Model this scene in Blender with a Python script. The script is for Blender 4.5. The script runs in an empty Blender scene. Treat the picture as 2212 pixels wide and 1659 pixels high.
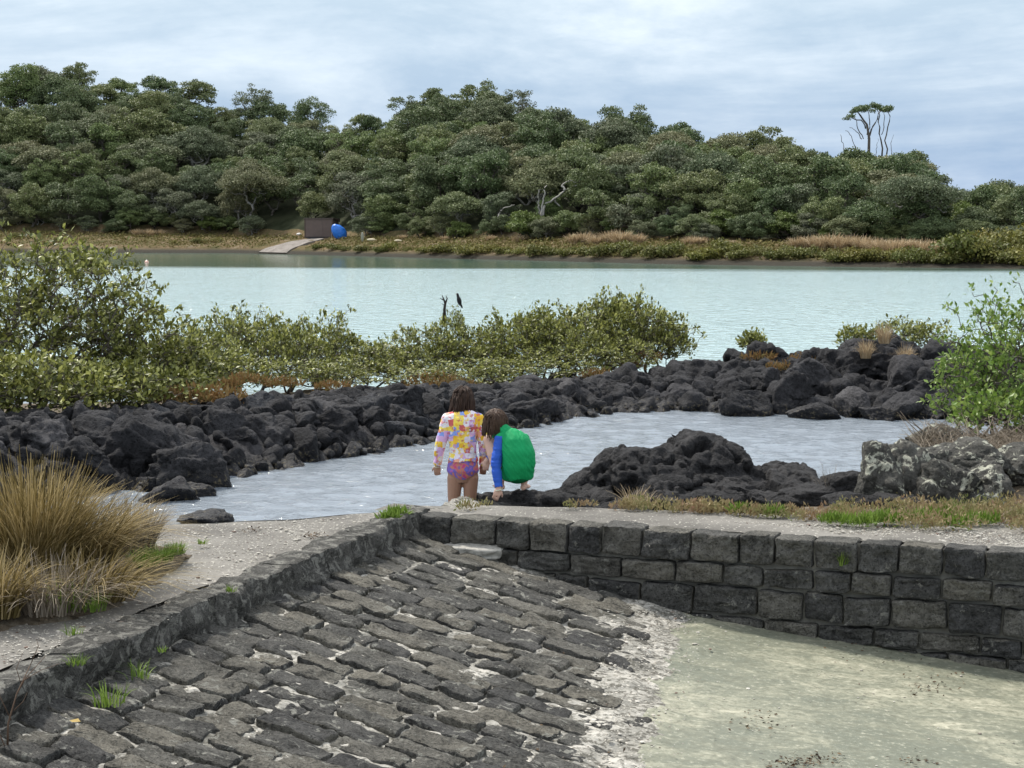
import bpy, bmesh, math, random
import numpy as np
from mathutils import Vector, Matrix, Euler

rng = np.random.default_rng(7)
random.seed(7)
scene = bpy.context.scene
col = scene.collection
R = math.radians

# ------------------------------------------------------------------ camera model
F, CX, CY, VH, HC = 4000.0, 1106.0, 829.5, 490.0, 2.9
TILT = math.atan((CY - VH) / F)
def ray(u, v):
    a, b = (u - CX) / F, -(v - CY) / F
    c, s = math.cos(TILT), math.sin(TILT)
    return np.array([a, c + b * s, -s + b * c])
def at(u, v, Y):                       # world point at depth Y seen at photo point (u, v)
    d = ray(u, v)
    k = Y / d[1]
    return np.array([d[0] * k, Y, HC + d[2] * k])
def on(u, v, z):                       # world point at height z seen at photo point (u, v)
    d = ray(u, v)
    k = (z - HC) / d[2]
    return np.array([d[0] * k, d[1] * k, z])

# ------------------------------------------------------------------ numeric noise
_perm = np.random.default_rng(3).permutation(256)
_perm = np.concatenate([_perm, _perm, _perm])
_grad = np.random.default_rng(4).normal(size=(256, 3))
_grad /= np.linalg.norm(_grad, axis=1)[:, None]
def perlin(P):
    P = np.asarray(P, float)
    I = np.floor(P).astype(int); f = P - I
    w = f * f * f * (f * (f * 6 - 15) + 10)
    out = np.zeros(len(P))
    for dx in (0, 1):
        for dy in (0, 1):
            for dz in (0, 1):
                h = _perm[(_perm[(_perm[(I[:, 0] + dx) & 255] + I[:, 1] + dy) & 255] + I[:, 2] + dz) & 255]
                g = _grad[h]
                d = g[:, 0] * (f[:, 0] - dx) + g[:, 1] * (f[:, 1] - dy) + g[:, 2] * (f[:, 2] - dz)
                wx = w[:, 0] if dx else 1 - w[:, 0]
                wy = w[:, 1] if dy else 1 - w[:, 1]
                wz = w[:, 2] if dz else 1 - w[:, 2]
                out += d * wx * wy * wz
    return out * 1.5
def fbm(P, scale=1.0, octs=4, gain=.5, ridged=False):
    P = np.asarray(P, float) * scale
    out = np.zeros(len(P)); a = 1.0
    for i in range(octs):
        n = perlin(P + i * 17.3)
        out += a * ((1 - 2 * np.abs(n)) if ridged else n)
        P = P * 2.03; a *= gain
    return out

def worley(P, seed=0):
    I = np.floor(P).astype(int); n = len(P); F1 = np.full(n, 9.0); F2 = np.full(n, 9.0); H = np.zeros(n, int); D = np.zeros((n, 3))
    for dx in (-1, 0, 1):
        for dy in (-1, 0, 1):
            for dz in (-1, 0, 1):
                c = I + (dx, dy, dz); h = _perm[(_perm[(_perm[(c[:, 0] + seed) & 255] + c[:, 1]) & 255] + c[:, 2]) & 255]
                fp = c + .5 + .45 * _grad[h]; v = P - fp; d = np.linalg.norm(v, axis=1)
                a = d < F1; F2 = np.where(a, F1, np.minimum(F2, d)); F1 = np.where(a, d, F1); H = np.where(a, h, H); D = np.where(a[:, None], v, D)
    return F1, F2, H, D
def facet(P, scale, tilt, step, crack, seed=0, warp=.25):
    Q = P * scale; Q = Q + warp * np.stack([perlin(Q * 1.3 + 5), perlin(Q * 1.3 + 25), perlin(Q * 1.3 + 45)], 1)
    F1, F2, H, D = worley(Q, seed); g = _grad[(H * 7 + 13) & 255]; r = ((H * 37) & 255) / 255.0 - .5
    return step * r * 2 + tilt * (D * g).sum(1) - crack * np.exp(-((F2 - F1) / .10) ** 2)

# ------------------------------------------------------------------ object helpers
def tag(o, label=None, cat=None, group=None, kind=None):
    if label: o['label'] = label
    if cat: o['category'] = cat
    if group: o['group'] = group
    if kind: o['kind'] = kind
    return o
def link(name, me, mats, parent=None):
    o = bpy.data.objects.new(name, me); col.objects.link(o)
    if me is not None:
        if not isinstance(mats, (list, tuple)): mats = [mats]
        for m in mats: me.materials.append(m)
    if parent is not None: o.parent = parent
    return o
def empty(name, loc=(0, 0, 0), rz=0.0):
    o = bpy.data.objects.new(name, None); col.objects.link(o)
    o.location = loc; o.rotation_euler = (0, 0, rz); o.empty_display_size = .1
    return o
def npmesh(name, V, Fc, smooth=True, midx=None):
    V = np.asarray(V, np.float32); Fc = np.asarray(Fc, np.int32)
    me = bpy.data.meshes.new(name)
    n, k = Fc.shape
    me.vertices.add(len(V)); me.vertices.foreach_set('co', V.ravel())
    me.loops.add(n * k); me.loops.foreach_set('vertex_index', Fc.ravel())
    me.polygons.add(n)
    me.polygons.foreach_set('loop_start', np.arange(0, n * k, k, dtype=np.int32))
    me.polygons.foreach_set('loop_total', np.full(n, k, np.int32))
    me.polygons.foreach_set('use_smooth', np.full(n, smooth))
    if midx is not None: me.polygons.foreach_set('material_index', np.asarray(midx, np.int32))
    me.update(calc_edges=True); me.validate()
    return me
def copy_tree(o, parent=None):
    c = o.copy(); col.objects.link(c); c.parent = parent
    for ch in o.children: copy_tree(ch, c)
    return c
class Bag:                              # gathers pieces for ONE mesh (quads; tris repeated)
    def __init__(s): s.V = []; s.F = []; s.M = []; s.n = 0
    def add(s, V, Fc, m=0):
        V = np.asarray(V, float); Fc = np.asarray(Fc, int)
        s.V.append(V); s.F.append(Fc + s.n); s.M.append(np.full(len(Fc), m)); s.n += len(V)
    def arrays(s): return np.concatenate(s.V), np.concatenate(s.F), np.concatenate(s.M)
    def build(s, name, mats, parent=None, smooth=True):
        V, Fc, M = s.arrays()
        return link(name, npmesh(name, V, Fc, smooth, M), mats, parent)

def grid(nx, ny):
    i, j = np.meshgrid(np.arange(nx - 1), np.arange(ny - 1), indexing='ij')
    a = (i * ny + j).ravel()
    return np.stack([a, a + ny, a + ny + 1, a + 1], 1)
def rbox_template(n):                   # cube surface points in [-1,1]
    V = []; Fc = []; c = 0
    g = np.linspace(-1, 1, n)
    A, B = np.meshgrid(g, g, indexing='ij'); A = A.ravel(); B = B.ravel(); O = np.ones_like(A)
    for ax in range(3):
        for s in (-1, 1):
            P = np.zeros((n * n, 3)); P[:, ax] = s
            P[:, (ax + 1) % 3] = A; P[:, (ax + 2) % 3] = B
            q = grid(n, n)
            if s < 0: q = q[:, ::-1]
            V.append(P); Fc.append(q + c); c += n * n
    return np.concatenate(V), np.concatenate(Fc)
RB = {n: rbox_template(n) for n in (4, 7, 9, 12)}
def rbox(h, r, n=7):
    T, Fc = RB[n]; h = np.asarray(h, float)
    P = T * h
    inner = np.maximum(h - r, 1e-4)
    q = np.clip(P, -inner, inner); d = P - q
    L = np.linalg.norm(d, axis=1); L[L < 1e-9] = 1
    return q + d / L[:, None] * r, Fc
def ico(sub):
    bm = bmesh.new(); bmesh.ops.create_icosphere(bm, subdivisions=sub, radius=1)
    V = np.array([v.co[:] for v in bm.verts]); Fc = np.array([[v.index for v in f.verts] for f in bm.faces])
    bm.free(); return V, Fc
ICO = {k: ico(k) for k in (1, 2, 3, 4, 5)}
def tube(pts, rad, k=6):
    pts = np.asarray(pts, float); n = len(pts); V = []
    for i in range(n):
        t = pts[min(i + 1, n - 1)] - pts[max(i - 1, 0)]; t /= (np.linalg.norm(t) + 1e-9)
        a = np.cross(t, [0, 0, 1.0] if abs(t[2]) < .9 else [1.0, 0, 0]); a /= np.linalg.norm(a)
        b = np.cross(t, a)
        for j in range(k):
            an = 2 * math.pi * j / k
            V.append(pts[i] + rad[i] * (math.cos(an) * a + math.sin(an) * b))
    Fc = [[i * k + j, i * k + (j + 1) % k, (i + 1) * k + (j + 1) % k, (i + 1) * k + j] for i in range(n - 1) for j in range(k)]
    for base, fl in ((0, False), ((n - 1) * k, True)):
        for j in range(k // 2 - 1):
            q = [base + j, base + j + 1, base + k - 2 - j, base + k - 1 - j]
            Fc.append(q if fl else q[::-1])
    return np.array(V), np.array(Fc)
def rotz(V, a):
    c, s = math.cos(a), math.sin(a)
    return np.stack([V[:, 0] * c - V[:, 1] * s, V[:, 0] * s + V[:, 1] * c, V[:, 2]], 1)
def rand_rot(V, r=None):
    r = r or random
    M = np.array(Euler((r.uniform(0, 6.3), r.uniform(0, 6.3), r.uniform(0, 6.3))).to_matrix())
    return V @ M.T

def fuse(parts, voxel, smooth=0):
    """voxel-fuse closed pieces into one continuous surface -> V, F(quads)"""
    V = []; Fc = []; c = 0
    for v, f in parts:
        V += [tuple(x) for x in v]; Fc += [tuple(int(i) + c for i in q) for q in f]; c += len(v)
    me = bpy.data.meshes.new('tmp'); me.from_pydata(V, [], Fc); me.update()
    o = bpy.data.objects.new('tmp', me); col.objects.link(o)
    m = o.modifiers.new('r', 'REMESH'); m.mode = 'VOXEL'; m.voxel_size = voxel
    if smooth:
        s = o.modifiers.new('s', 'SMOOTH'); s.iterations = smooth; s.factor = .5
    dg = bpy.context.evaluated_depsgraph_get()
    em = o.evaluated_get(dg).to_mesh()
    nv = len(em.vertices); A = np.zeros(nv * 3, np.float32); em.vertices.foreach_get('co', A)
    N = np.zeros(nv * 3, np.float32); em.vertices.foreach_get('normal', N)
    Q = np.array([list(p.vertices) if len(p.vertices) == 4 else list(p.vertices) + [p.vertices[0]] for p in em.polygons if len(p.vertices) >= 4])
    o.evaluated_get(dg).to_mesh_clear()
    bpy.data.objects.remove(o); bpy.data.meshes.remove(me)
    return A.reshape(-1, 3).astype(float), Q, N.reshape(-1, 3).astype(float)

# ------------------------------------------------------------------ materials
class NT:
    def __init__(s, name, rough=.8, spec=.3):
        s.m = bpy.data.materials.new(name); s.m.use_nodes = True
        s.t = s.m.node_tree; s.n = s.t.nodes; s.l = s.t.links
        s.b = s.n['Principled BSDF']; s.out = s.n['Material Output']
        s.b.inputs['Roughness'].default_value = rough
        s.b.inputs['Specular IOR Level'].default_value = spec
        s.tc = s.n.new('ShaderNodeTexCoord'); s.geo = s.n.new('ShaderNodeNewGeometry')
    def node(s, t, **k):
        n = s.n.new(t)
        for a, b in k.items(): setattr(n, a, b)
        return n
    def put(s, sock, v):
        if hasattr(v, 'is_linked') or isinstance(v, bpy.types.NodeSocket): s.l.new(v, sock)
        else: sock.default_value = v
    def coords(s, world=False, scale=(1, 1, 1), rot=(0, 0, 0)):
        mp = s.node('ShaderNodeMapping'); mp.inputs['Scale'].default_value = scale; mp.inputs['Rotation'].default_value = rot
        s.l.new(s.geo.outputs['Position'] if world else s.tc.outputs['Object'], mp.inputs['Vector'])
        return mp.outputs[0]
    def noise(s, vec, scale, detail=4, rough=.55, dist=0):
        n = s.node('ShaderNodeTexNoise'); s.l.new(vec, n.inputs['Vector'])
        n.inputs['Scale'].default_value = scale; n.inputs['Detail'].default_value = detail
        n.inputs['Roughness'].default_value = rough; n.inputs['Distortion'].default_value = dist
        return n.outputs['Fac']
    def voro(s, vec, scale, feature='F1', out='Distance', rnd=1):
        n = s.node('ShaderNodeTexVoronoi', feature=feature); s.l.new(vec, n.inputs['Vector'])
        n.inputs['Scale'].default_value = scale; n.inputs['Randomness'].default_value = rnd
        return n.outputs[out]
    def ramp(s, fac, stops, interp='LINEAR'):
        r = s.node('ShaderNodeValToRGB'); s.put(r.inputs[0], fac); e = r.color_ramp.elements
        r.color_ramp.interpolation = interp
        while len(e) > 1: e.remove(e[-1])
        for i, (p, c) in enumerate(stops):
            if not hasattr(c, '__len__'): c = (c, c, c)
            if i == 0: e[0].position = p; e[0].color = (*c, 1)
            else:
                x = e.new(p); x.color = (*c, 1)
        return r.outputs[0]
    def mix(s, fac, a, b, mode='MIX'):
        n = s.node('ShaderNodeMix', data_type='RGBA', blend_type=mode)
        s.put(n.inputs[0], fac)
        s.put(n.inputs[6], (*a, 1) if isinstance(a, tuple) else a); s.put(n.inputs[7], (*b, 1) if isinstance(b, tuple) else b)
        return n.outputs[2]
    def math(s, op, a, b=0.0, c=None):
        n = s.node('ShaderNodeMath', operation=op)
        s.put(n.inputs[0], a); s.put(n.inputs[1], b)
        if c is not None: s.put(n.inputs[2], c)
        return n.outputs[0]
    def color(s, c): s.put(s.b.inputs['Base Color'], (*c, 1) if isinstance(c, tuple) else c)
    def bump(s, h, strength=.5, dist=.02, prev=None):
        n = s.node('ShaderNodeBump'); n.inputs['Strength'].default_value = strength; n.inputs['Distance'].default_value = dist
        s.put(n.inputs['Height'], h)
        if prev is not None: s.l.new(prev, n.inputs['Normal'])
        s.l.new(n.outputs[0], s.b.inputs['Normal']); return n.outputs[0]
    def xyz(s, which='Z'):
        n = s.node('ShaderNodeSeparateXYZ'); s.l.new(s.geo.outputs['Position'], n.inputs[0]); return n.outputs[which]

def rock_mat(name, dark, light, scale=1.0, lichen=None, lich_amt=.5, bump=.8, spots=False, damp=True, island=0, objvar=0):
    t = NT(name, .88, .25); c = t.coords(world=True)
    n1 = t.noise(c, 2.2 * scale, 6, .6); n2 = t.noise(c, 22 * scale, 5, .65)
    v = t.voro(c, 30 * scale)
    f = t.math('ADD', t.math('MULTIPLY', n1, .5), t.math('MULTIPLY', n2, .5))
    colr = t.ramp(f, [(.36, dark), (.62, light)])
    if objvar:
        oi = t.node('ShaderNodeObjectInfo'); colr = t.mix(1.0, colr, t.ramp(oi.outputs['Random'], [(0, (.6, .6, .62)), (.6, (1, 1, 1)), (.88, (1.3, 1.27, 1.25)), (1, (1.8, 1.75, 1.7))]), 'MULTIPLY')
    if island: colr = t.mix(1.0, colr, t.ramp(t.geo.outputs['Random Per Island'], [(0, (.62, .62, .64)), (.5, (1, .99, .95)), (1, (1.45, 1.38, 1.22))]), 'MULTIPLY')
    pits = t.ramp(v, [(.12, .35), (.35, 1.0)])
    colr = t.mix(.7, colr, pits, 'MULTIPLY')
    if lichen:
        ln = t.noise(c, 5.5 * scale, 6, .7, .6)
        m = t.ramp(ln, [(lich_amt, 0.0), (lich_amt + .05, 1.0)])
        lc = t.mix(t.noise(c, 25 * scale, 3), tuple(x * .65 for x in lichen), lichen)
        colr = t.mix(m, colr, lc)
    if spots:
        sm = t.ramp(t.noise(c, 55, 2, .5), [(.70, 0.0), (.73, 1.0)])
        colr = t.mix(sm, colr, (.42, .4, .34))
    if damp:                              # wet, barnacled tide line
        z = t.xyz('Z')
        zz = t.math('ADD', z, t.math('MULTIPLY', t.math('SUBTRACT', n1, .5), .25))
        w = t.ramp(zz, [(.06, 1.0), (.2, 0.0)])
        bn = t.ramp(t.noise(c, 22, 3, .6), [(.56, (.012, .012, .014)), (.66, (.12, .10, .06))])
        colr = t.mix(w, colr, bn)
        rr = t.ramp(w, [(0, .88), (1, .45)]); t.l.new(rr, t.b.inputs['Roughness'])
    t.color(colr)
    b1 = t.bump(t.noise(c, 6 * scale, 9, .75), bump, .05)
    t.bump(t.math('ADD', t.math('MULTIPLY', pits, .6), t.math('MULTIPLY', n2, 1.0)), bump, .022, b1)
    return t.m
def leaf_mat(name, c1, c2, c3, rough=.45, trans=.25, spec=.4, obj_var=.0, alt=None, patch=0):
    t = NT(name, rough, spec)
    r = t.geo.outputs['Random Per Island']
    if patch: r = t.math('ADD', t.math('MULTIPLY', r, .3), t.ramp(t.noise(t.coords(world=True), patch, 3, .5), [(.32, 0.0), (.68, .75)]))
    colr = t.ramp(r, [(0, c1), (.5, c2), (1, c3)])
    if obj_var:
        oi = t.node('ShaderNodeObjectInfo')
        k = t.ramp(oi.outputs['Random'], [(0, alt[0]), (.35, alt[1]), (.7, alt[2]), (1, alt[3])])
        colr = t.mix(obj_var, colr, k, 'MULTIPLY')
    t.color(colr)
    tr = t.node('ShaderNodeBsdfTranslucent'); t.l.new(colr, tr.inputs[0])
    mx = t.node('ShaderNodeMixShader'); mx.inputs[0].default_value = trans
    t.l.new(t.b.outputs[0], mx.inputs[1]); t.l.new(tr.outputs[0], mx.inputs[2]); t.l.new(mx.outputs[0], t.out.inputs[0])
    return t.m
def plain(name, c, rough=.7, spec=.3, nscale=8, var=.25, bump=.2, dist=.01):
    t = NT(name, rough, spec); v = t.coords()
    t.color(t.mix(t.noise(v, nscale, 5), tuple(x * (1 - var) for x in c), tuple(min(1, x * (1 + var)) for x in c)))
    if bump: t.bump(t.noise(v, nscale * 4, 5), bump, dist)
    return t.m

M = {}
M['lava'] = rock_mat('black_lava', (.005, .005, .006), (.060, .059, .062), 1.0, bump=1.0, objvar=1)
M['lava_near'] = rock_mat('black_lava_near', (.005, .005, .006), (.062, .060, .060), 1.6, bump=1.0)
M['lava_shell'] = rock_mat('lava_with_oyster_scars', (.014, .014, .016), (.062, .064, .07), 1.3, bump=1.0, lichen=(.3, .29, .26), lich_amt=.64)
M['lichen_rock'] = rock_mat('lichened_rock', (.03, .03, .028), (.12, .115, .10), 1.8, lichen=(.56, .56, .45), lich_amt=.55, damp=False)
M['cobble'] = rock_mat('basalt_cobble', (.028, .028, .026), (.185, .18, .165), 2.2, lichen=(.34, .335, .29), lich_amt=.58, bump=.9, damp=False, island=1)
M['wallstone'] = rock_mat('basalt_block', (.036, .036, .034), (.19, .186, .174), 2.0, lichen=(.31, .30, .26), lich_amt=.59, bump=1.0, spots=False, damp=False, island=1)
def concrete(name, a, b, speck=(.55, .53, .46), specks=.67, dark=(.14, .13, .12), scale=1.0):
    t = NT(name, .92, .2); c = t.coords(world=True)
    base = t.ramp(t.noise(c, 1.3 * scale, 6, .6), [(.35, a), (.65, b)])
    base = t.mix(t.ramp(t.noise(c, 30, 4, .7), [(.35, .55), (.5, 0.0)]), base, dark)
    m = t.ramp(t.noise(c, 42, 2, .5), [(specks, 0.0), (specks + .02, 1.0)])
    base = t.mix(m, base, speck)
    t.color(base)
    b1 = t.bump(t.noise(c, 6, 6, .6), .6, .02)
    t.bump(t.noise(c, 60, 4, .6), .7, .006, b1)
    return t.m
M['path'] = concrete('weathered_concrete', (.12, .113, .10), (.235, .222, .197), specks=.655)
M['mortar'] = concrete('pale_mortar', (.20, .195, .175), (.45, .43, .38), specks=.70)
M['wallmortar'] = concrete('grey_mortar', (.13, .125, .11), (.30, .285, .24), specks=.74)
# pool floor: silt film over concrete
t = NT('silted_floor', .55, .35); c = t.coords(world=True); cs = t.coords(world=True, scale=(.8, 1.5, 1), rot=(0, 0, R(25)))
big = t.noise(c, .8, 4, .55, .6); med = t.noise(cs, 4.2, 9, .72, .9); fine = t.noise(c, 26, 5, .7)
f = t.math('ADD', t.math('MULTIPLY', big, .45), t.math('MULTIPLY', med, .55))
b = t.ramp(f, [(.42, (.150, .160, .118)), (.485, (.185, .19, .138)), (.53, (.25, .25, .182)), (.575, (.31, .30, .22)), (.63, (.47, .45, .34))])
b = t.mix(t.ramp(fine, [(.36, .75), (.5, 0.0)]), b, (.13, .13, .09)); b = t.mix(t.ramp(fine, [(.56, 0.0), (.68, .6)]), b, (.50, .48, .37))
sp = t.math('MULTIPLY', t.ramp(t.noise(c, 24, 3, .6), [(.64, 0.0), (.69, 1.0)]), t.ramp(t.noise(c, 1.6, 3, .5), [(.48, 0.0), (.60, 1.0)]))
b = t.mix(sp, b, (.05, .045, .035)); t.color(b)
t.bump(t.math('ADD', t.math('MULTIPLY', med, .6), t.math('MULTIPLY', fine, .25)), .5, .02); M['floor'] = t.m
# ground types
t = NT('dry_soil', .95, .1); c = t.coords(world=True)
t.color(t.ramp(t.noise(c, 9, 7, .7), [(.3, (.05, .04, .03)), (.5, (.13, .105, .075)), (.7, (.24, .21, .16))])); t.bump(t.noise(c, 30, 6, .7), .8, .03); M['soil'] = t.m
t = NT('far_bank', .95, .1); c = t.coords(world=True)
bb = t.ramp(t.noise(c, .5, 7, .7), [(.3, (.08, .085, .035)), (.45, (.12, .10, .045)), (.55, (.17, .12, .065)), (.7, (.22, .19, .13))]); t.color(t.mix(t.ramp(t.xyz('Z'), [(.25, 1.0), (.6, 0.0)]), bb, (.05, .045, .035))); t.bump(t.noise(c, 3, 6, .7), .8, .3); M['bank'] = t.m
t = NT('forest_floor', .95, .1); c = t.coords(world=True)
t.color(t.ramp(t.noise(c, .4, 6, .7), [(.35, (.02, .025, .012)), (.65, (.05, .055, .03))])); M['forest_floor'] = t.m
t = NT('seabed', .9, .1); t.color((.12, .13, .10)); M['seabed'] = t.m
# water
t = NT('sea_water', .08, .5); t.b.inputs['IOR'].default_value = 1.33
Y = t.xyz('Y'); X = t.xyz('X')
wa = t.coords(world=True, scale=(.75, 1.0, 1.0), rot=(0, 0, R(8))); wb = t.coords(world=True, scale=(.8, 1.3, 1), rot=(0, 0, R(14)))
edge = t.math('ADD', t.math('ADD', Y, t.math('MULTIPLY', X, .22)), t.math('MULTIPLY', t.noise(t.coords(world=True, scale=(.02, .2, 1)), 1, 3), 16))
calm = t.ramp(t.math('DIVIDE', edge, 300.0), [(132 / 300, 0.0), (140 / 300, 1.0)])
far = t.ramp(t.math('DIVIDE', Y, 100.0), [(.30, 0.0), (.34, 1.0)])
colr = t.mix(far, (.21, .24, .27), (.46, .61, .62))
colr = t.mix(calm, colr, (.10, .17, .13)); t.color(colr)
h_near = t.math('ADD', t.math('MULTIPLY', t.noise(wa, 5.0, 5, .62, 1.0), 1.0), t.math('MULTIPLY', t.noise(wb, 6.5, 3, .6, .5), .30))
h_far = t.math('MULTIPLY', t.noise(t.coords(world=True, scale=(1.0, .8, 1)), 2.4, 4, .6, .5), t.ramp(t.noise(t.coords(world=True, scale=(.10, .05, 1)), 1.0, 4, .6, .5), [(.3, .45), (.7, 1.0)]))
hn = t.math('MULTIPLY', h_near, t.math('SUBTRACT', 1.0, far)); hf = t.math('MULTIPLY', h_far, far)
amp = t.math('SUBTRACT', 1.0, t.math('MULTIPLY', calm, .93))
hh = t.math('MULTIPLY', t.math('ADD', t.math('MULTIPLY', hn, .04), t.math('MULTIPLY', hf, .30)), amp)
t.bump(hh, 1.0, 1.0); M['water'] = t.m
# foliage
M['mangrove_leaf'] = leaf_mat('mangrove_leaf', (.050, .060, .013), (.150, .165, .034), (.44, .45, .14), .42, .3, .45)
M['bush_leaf'] = leaf_mat('bright_bush_leaf', (.09, .15, .025), (.16, .26, .045), (.30, .38, .10), .45, .3, .4)
M['bark'] = plain('grey_bark', (.12, .105, .09), .9, .1, 14, .4, .4)
M['pale_bark'] = plain('pale_dead_wood', (.30, .285, .26), .9, .1, 3, .3, .3)
M['dark_bark'] = plain('dark_bark', (.045, .04, .035), .9, .1, 14, .4, .4)
FV = [(1.0, 1.0, 1.0), (.8, .92, .8), (1.25, 1.15, 1.0), (1.15, 1.25, .95)]
M['forest_leaf'] = leaf_mat('forest_leaf', (.072, .095, .043), (.135, .165, .074), (.235, .265, .135), .55, .15, .3, 1.0, FV)
M['grey_leaf'] = leaf_mat('grey_green_leaf', (.095, .108, .062), (.16, .17, .102), (.25, .26, .165), .6, .12, .25, 1.0, FV)
M['lime_leaf'] = leaf_mat('lime_leaf', (.08, .115, .025), (.13, .175, .045), (.21, .25, .08), .55, .2, .3)
M['shrub_leaf'] = leaf_mat('shore_shrub_leaf', (.08, .082, .02), (.15, .145, .036), (.25, .235, .075), .55, .18, .3, 1.0, FV)
M['tan_grass'] = leaf_mat('dry_grass', (.28, .20, .12), (.44, .34, .21), (.60, .49, .33), .8, .2, .1)
M['olive_grass'] = leaf_mat('olive_tussock', (.085, .065, .022), (.24, .18, .068), (.47, .37, .19), .7, .25, .15)
M['dead_grass'] = leaf_mat('grey_dead_grass', (.14, .115, .085), (.24, .20, .15), (.36, .31, .25), .8, .15, .1)
M['green_grass'] = leaf_mat('fresh_grass', (.09, .15, .02), (.15, .24, .035), (.25, .34, .08), .6, .3, .2)
M['glasswort'] = leaf_mat('glasswort', (.28, .16, .11), (.32, .26, .13), (.16, .19, .06), .6, .2, .2, patch=3.5)
M['glasswort_far'] = leaf_mat('orange_glasswort', (.20, .11, .04), (.25, .15, .06), (.20, .17, .06), .6, .2, .2)
t = NT('shell_bits', .6, .3); t.color(t.ramp(t.geo.outputs['Random Per Island'], [(0, (.36, .33, .27)), (.5, (.55, .52, .46)), (.85, (.26, .24, .2)), (1, (.12, .07, .05))])); M['shell'] = t.m

# ------------------------------------------------------------------ leaf & branch generators
def leaves(C, D, N, L, W):
    """diamond leaves: centres, long directions, normals, lengths, widths"""
    D = D / (np.linalg.norm(D, axis=1)[:, None] + 1e-9)
    S = np.cross(D, N); S /= (np.linalg.norm(S, axis=1)[:, None] + 1e-9)
    U = np.cross(S, D)
    a = C; b = C + D * (L * .55)[:, None] + S * (W * .5)[:, None] + U * (W * .12)[:, None]
    c = C + D * L[:, None]; d = C + D * (L * .55)[:, None] - S * (W * .5)[:, None] + U * (W * .12)[:, None]
    V = np.stack([a, b, c, d], 1).reshape(-1, 3)
    return V, np.arange(len(V)).reshape(-1, 4)
def sph(n, r):
    v = r.normal(size=(n, 3)); return v / np.linalg.norm(v, axis=1)[:, None]
def skeleton(base, pts, r, tip=.004, power=2.3, k=4, wig=.06, extra=None):
    """joins every point to its nearest neighbour nearer the base; pipe-model radii"""
    P = np.concatenate([np.atleast_2d(base), pts]); d0 = np.linalg.norm(P - P[0], axis=1)
    o = np.argsort(d0); P = P[o]; d0 = d0[o]
    par = np.zeros(len(P), int)
    for i in range(1, len(P)):
        dd = np.linalg.norm(P[:i] - P[i], axis=1) + .35 * (d0[i] - d0[:i] < .03 * d0[i]) * 9
        par[i] = np.argmin(dd * (1 + .15 * (d0[:i] / (d0[i] + 1e-6))))
    w = np.zeros(len(P)); kids = np.zeros(len(P), int)
    for i in range(len(P) - 1, 0, -1):
        if kids[i] == 0: w[i] = tip ** power
        w[par[i]] += w[i]; kids[par[i]] += 1
    rad = w ** (1 / power)
    B = Bag()
    for i in range(1, len(P)):
        a, b = P[par[i]], P[i]; L = np.linalg.norm(b - a)
        if L < 1e-4: continue
        m1 = a * .66 + b * .34 + r.normal(size=3) * L * wig; m2 = a * .34 + b * .66 + r.normal(size=3) * L * wig
        r0 = min(rad[par[i]], rad[i] * 1.35); V, Fc = tube([a, m1, m2, b], [r0, rad[i] * 1.1, rad[i] * 1.03, rad[i]], k)
        B.add(V, Fc)
    return B, P, kids, rad

# ------------------------------------------------------------------ far forest trees
def forest_tree(seed, W=3.2, H=6.5, dens=1.0, sparse=False, leafsize=.20, trunkh=.13, nb=40, flat=.6):
    r = np.random.default_rng(seed)
    # clump centres on an uneven dome
    dirs = sph(nb * 3, r); dirs = dirs[dirs[:, 2] > (-.25 if trunkh > .2 else -.75)][:nb]
    lump = 1 + .42 * fbm(dirs * 1.6 + seed * 3.1, 1, 2)
    cz = H * (trunkh + (1 - trunkh) * .45); rz = H * (1 - trunkh) * .5
    C = np.stack([dirs[:, 0] * W * .78, dirs[:, 1] * W * .78, dirs[:, 2] * rz * .85], 1) * lump[:, None] * r.uniform(.72, 1.0, (len(dirs), 1))
    C[:, 2] += cz
    inner = np.stack([r.uniform(-.4, .4, 6) * W, r.uniform(-.4, .4, 6) * W, cz + r.uniform(-.3, .5, 6) * rz], 1)
    C = np.concatenate([C, inner])
    rad = r.uniform(.42, 1.12, len(C)) * W / 3.2
    LV = Bag()
    for c, q in zip(C, rad):
        n = int((160 if sparse else 400) * dens * (q / .85) ** 2 * (W / 3.2) ** 0)
        d = sph(n, r); d[:, 2] = np.abs(d[:, 2]) * np.where(r.random(n) < .82, 1, -1)
        p = c + d * np.array([q, q, q * flat]) * r.uniform(.62, 1.08, (n, 1)) * (1 + .25 * fbm(d * 2 + c, 1, 2))[:, None]
        N = d + r.normal(size=(n, 3)) * .55 + np.array([0, 0, .35])
        D = r.normal(size=(n, 3)); L = r.uniform(.6, 1.25, n) * leafsize
        V, Fc = leaves(p, D, N, L, L * r.uniform(.5, .9, n)); LV.add(V, Fc)
    tr = np.stack([np.zeros(3), np.zeros(3), np.linspace(.15, trunkh * H, 3)], 1)
    tr += np.cumsum(r.normal(size=(3, 3)) * [.18, .18, 0], 0)
    subs = []
    for c, q in zip(C, rad):
        subs.append(c - [0, 0, q * .3])
        subs.append(c * .6 + tr[-1] * .4 + r.normal(size=3) * .25)
    BB, P, kids, rr = skeleton([0, 0, -.6], np.concatenate([tr, subs]), r, tip=.035, power=2.2, k=4, wig=.1)
    return LV, BB
def make_tree(name, seed, leaf, bark, **kw):
    L, B = forest_tree(seed, **kw)
    root = empty(name)
    L.build('crown', M[leaf], root, smooth=False); B.build('trunk', M[bark], root)
    return root

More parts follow.
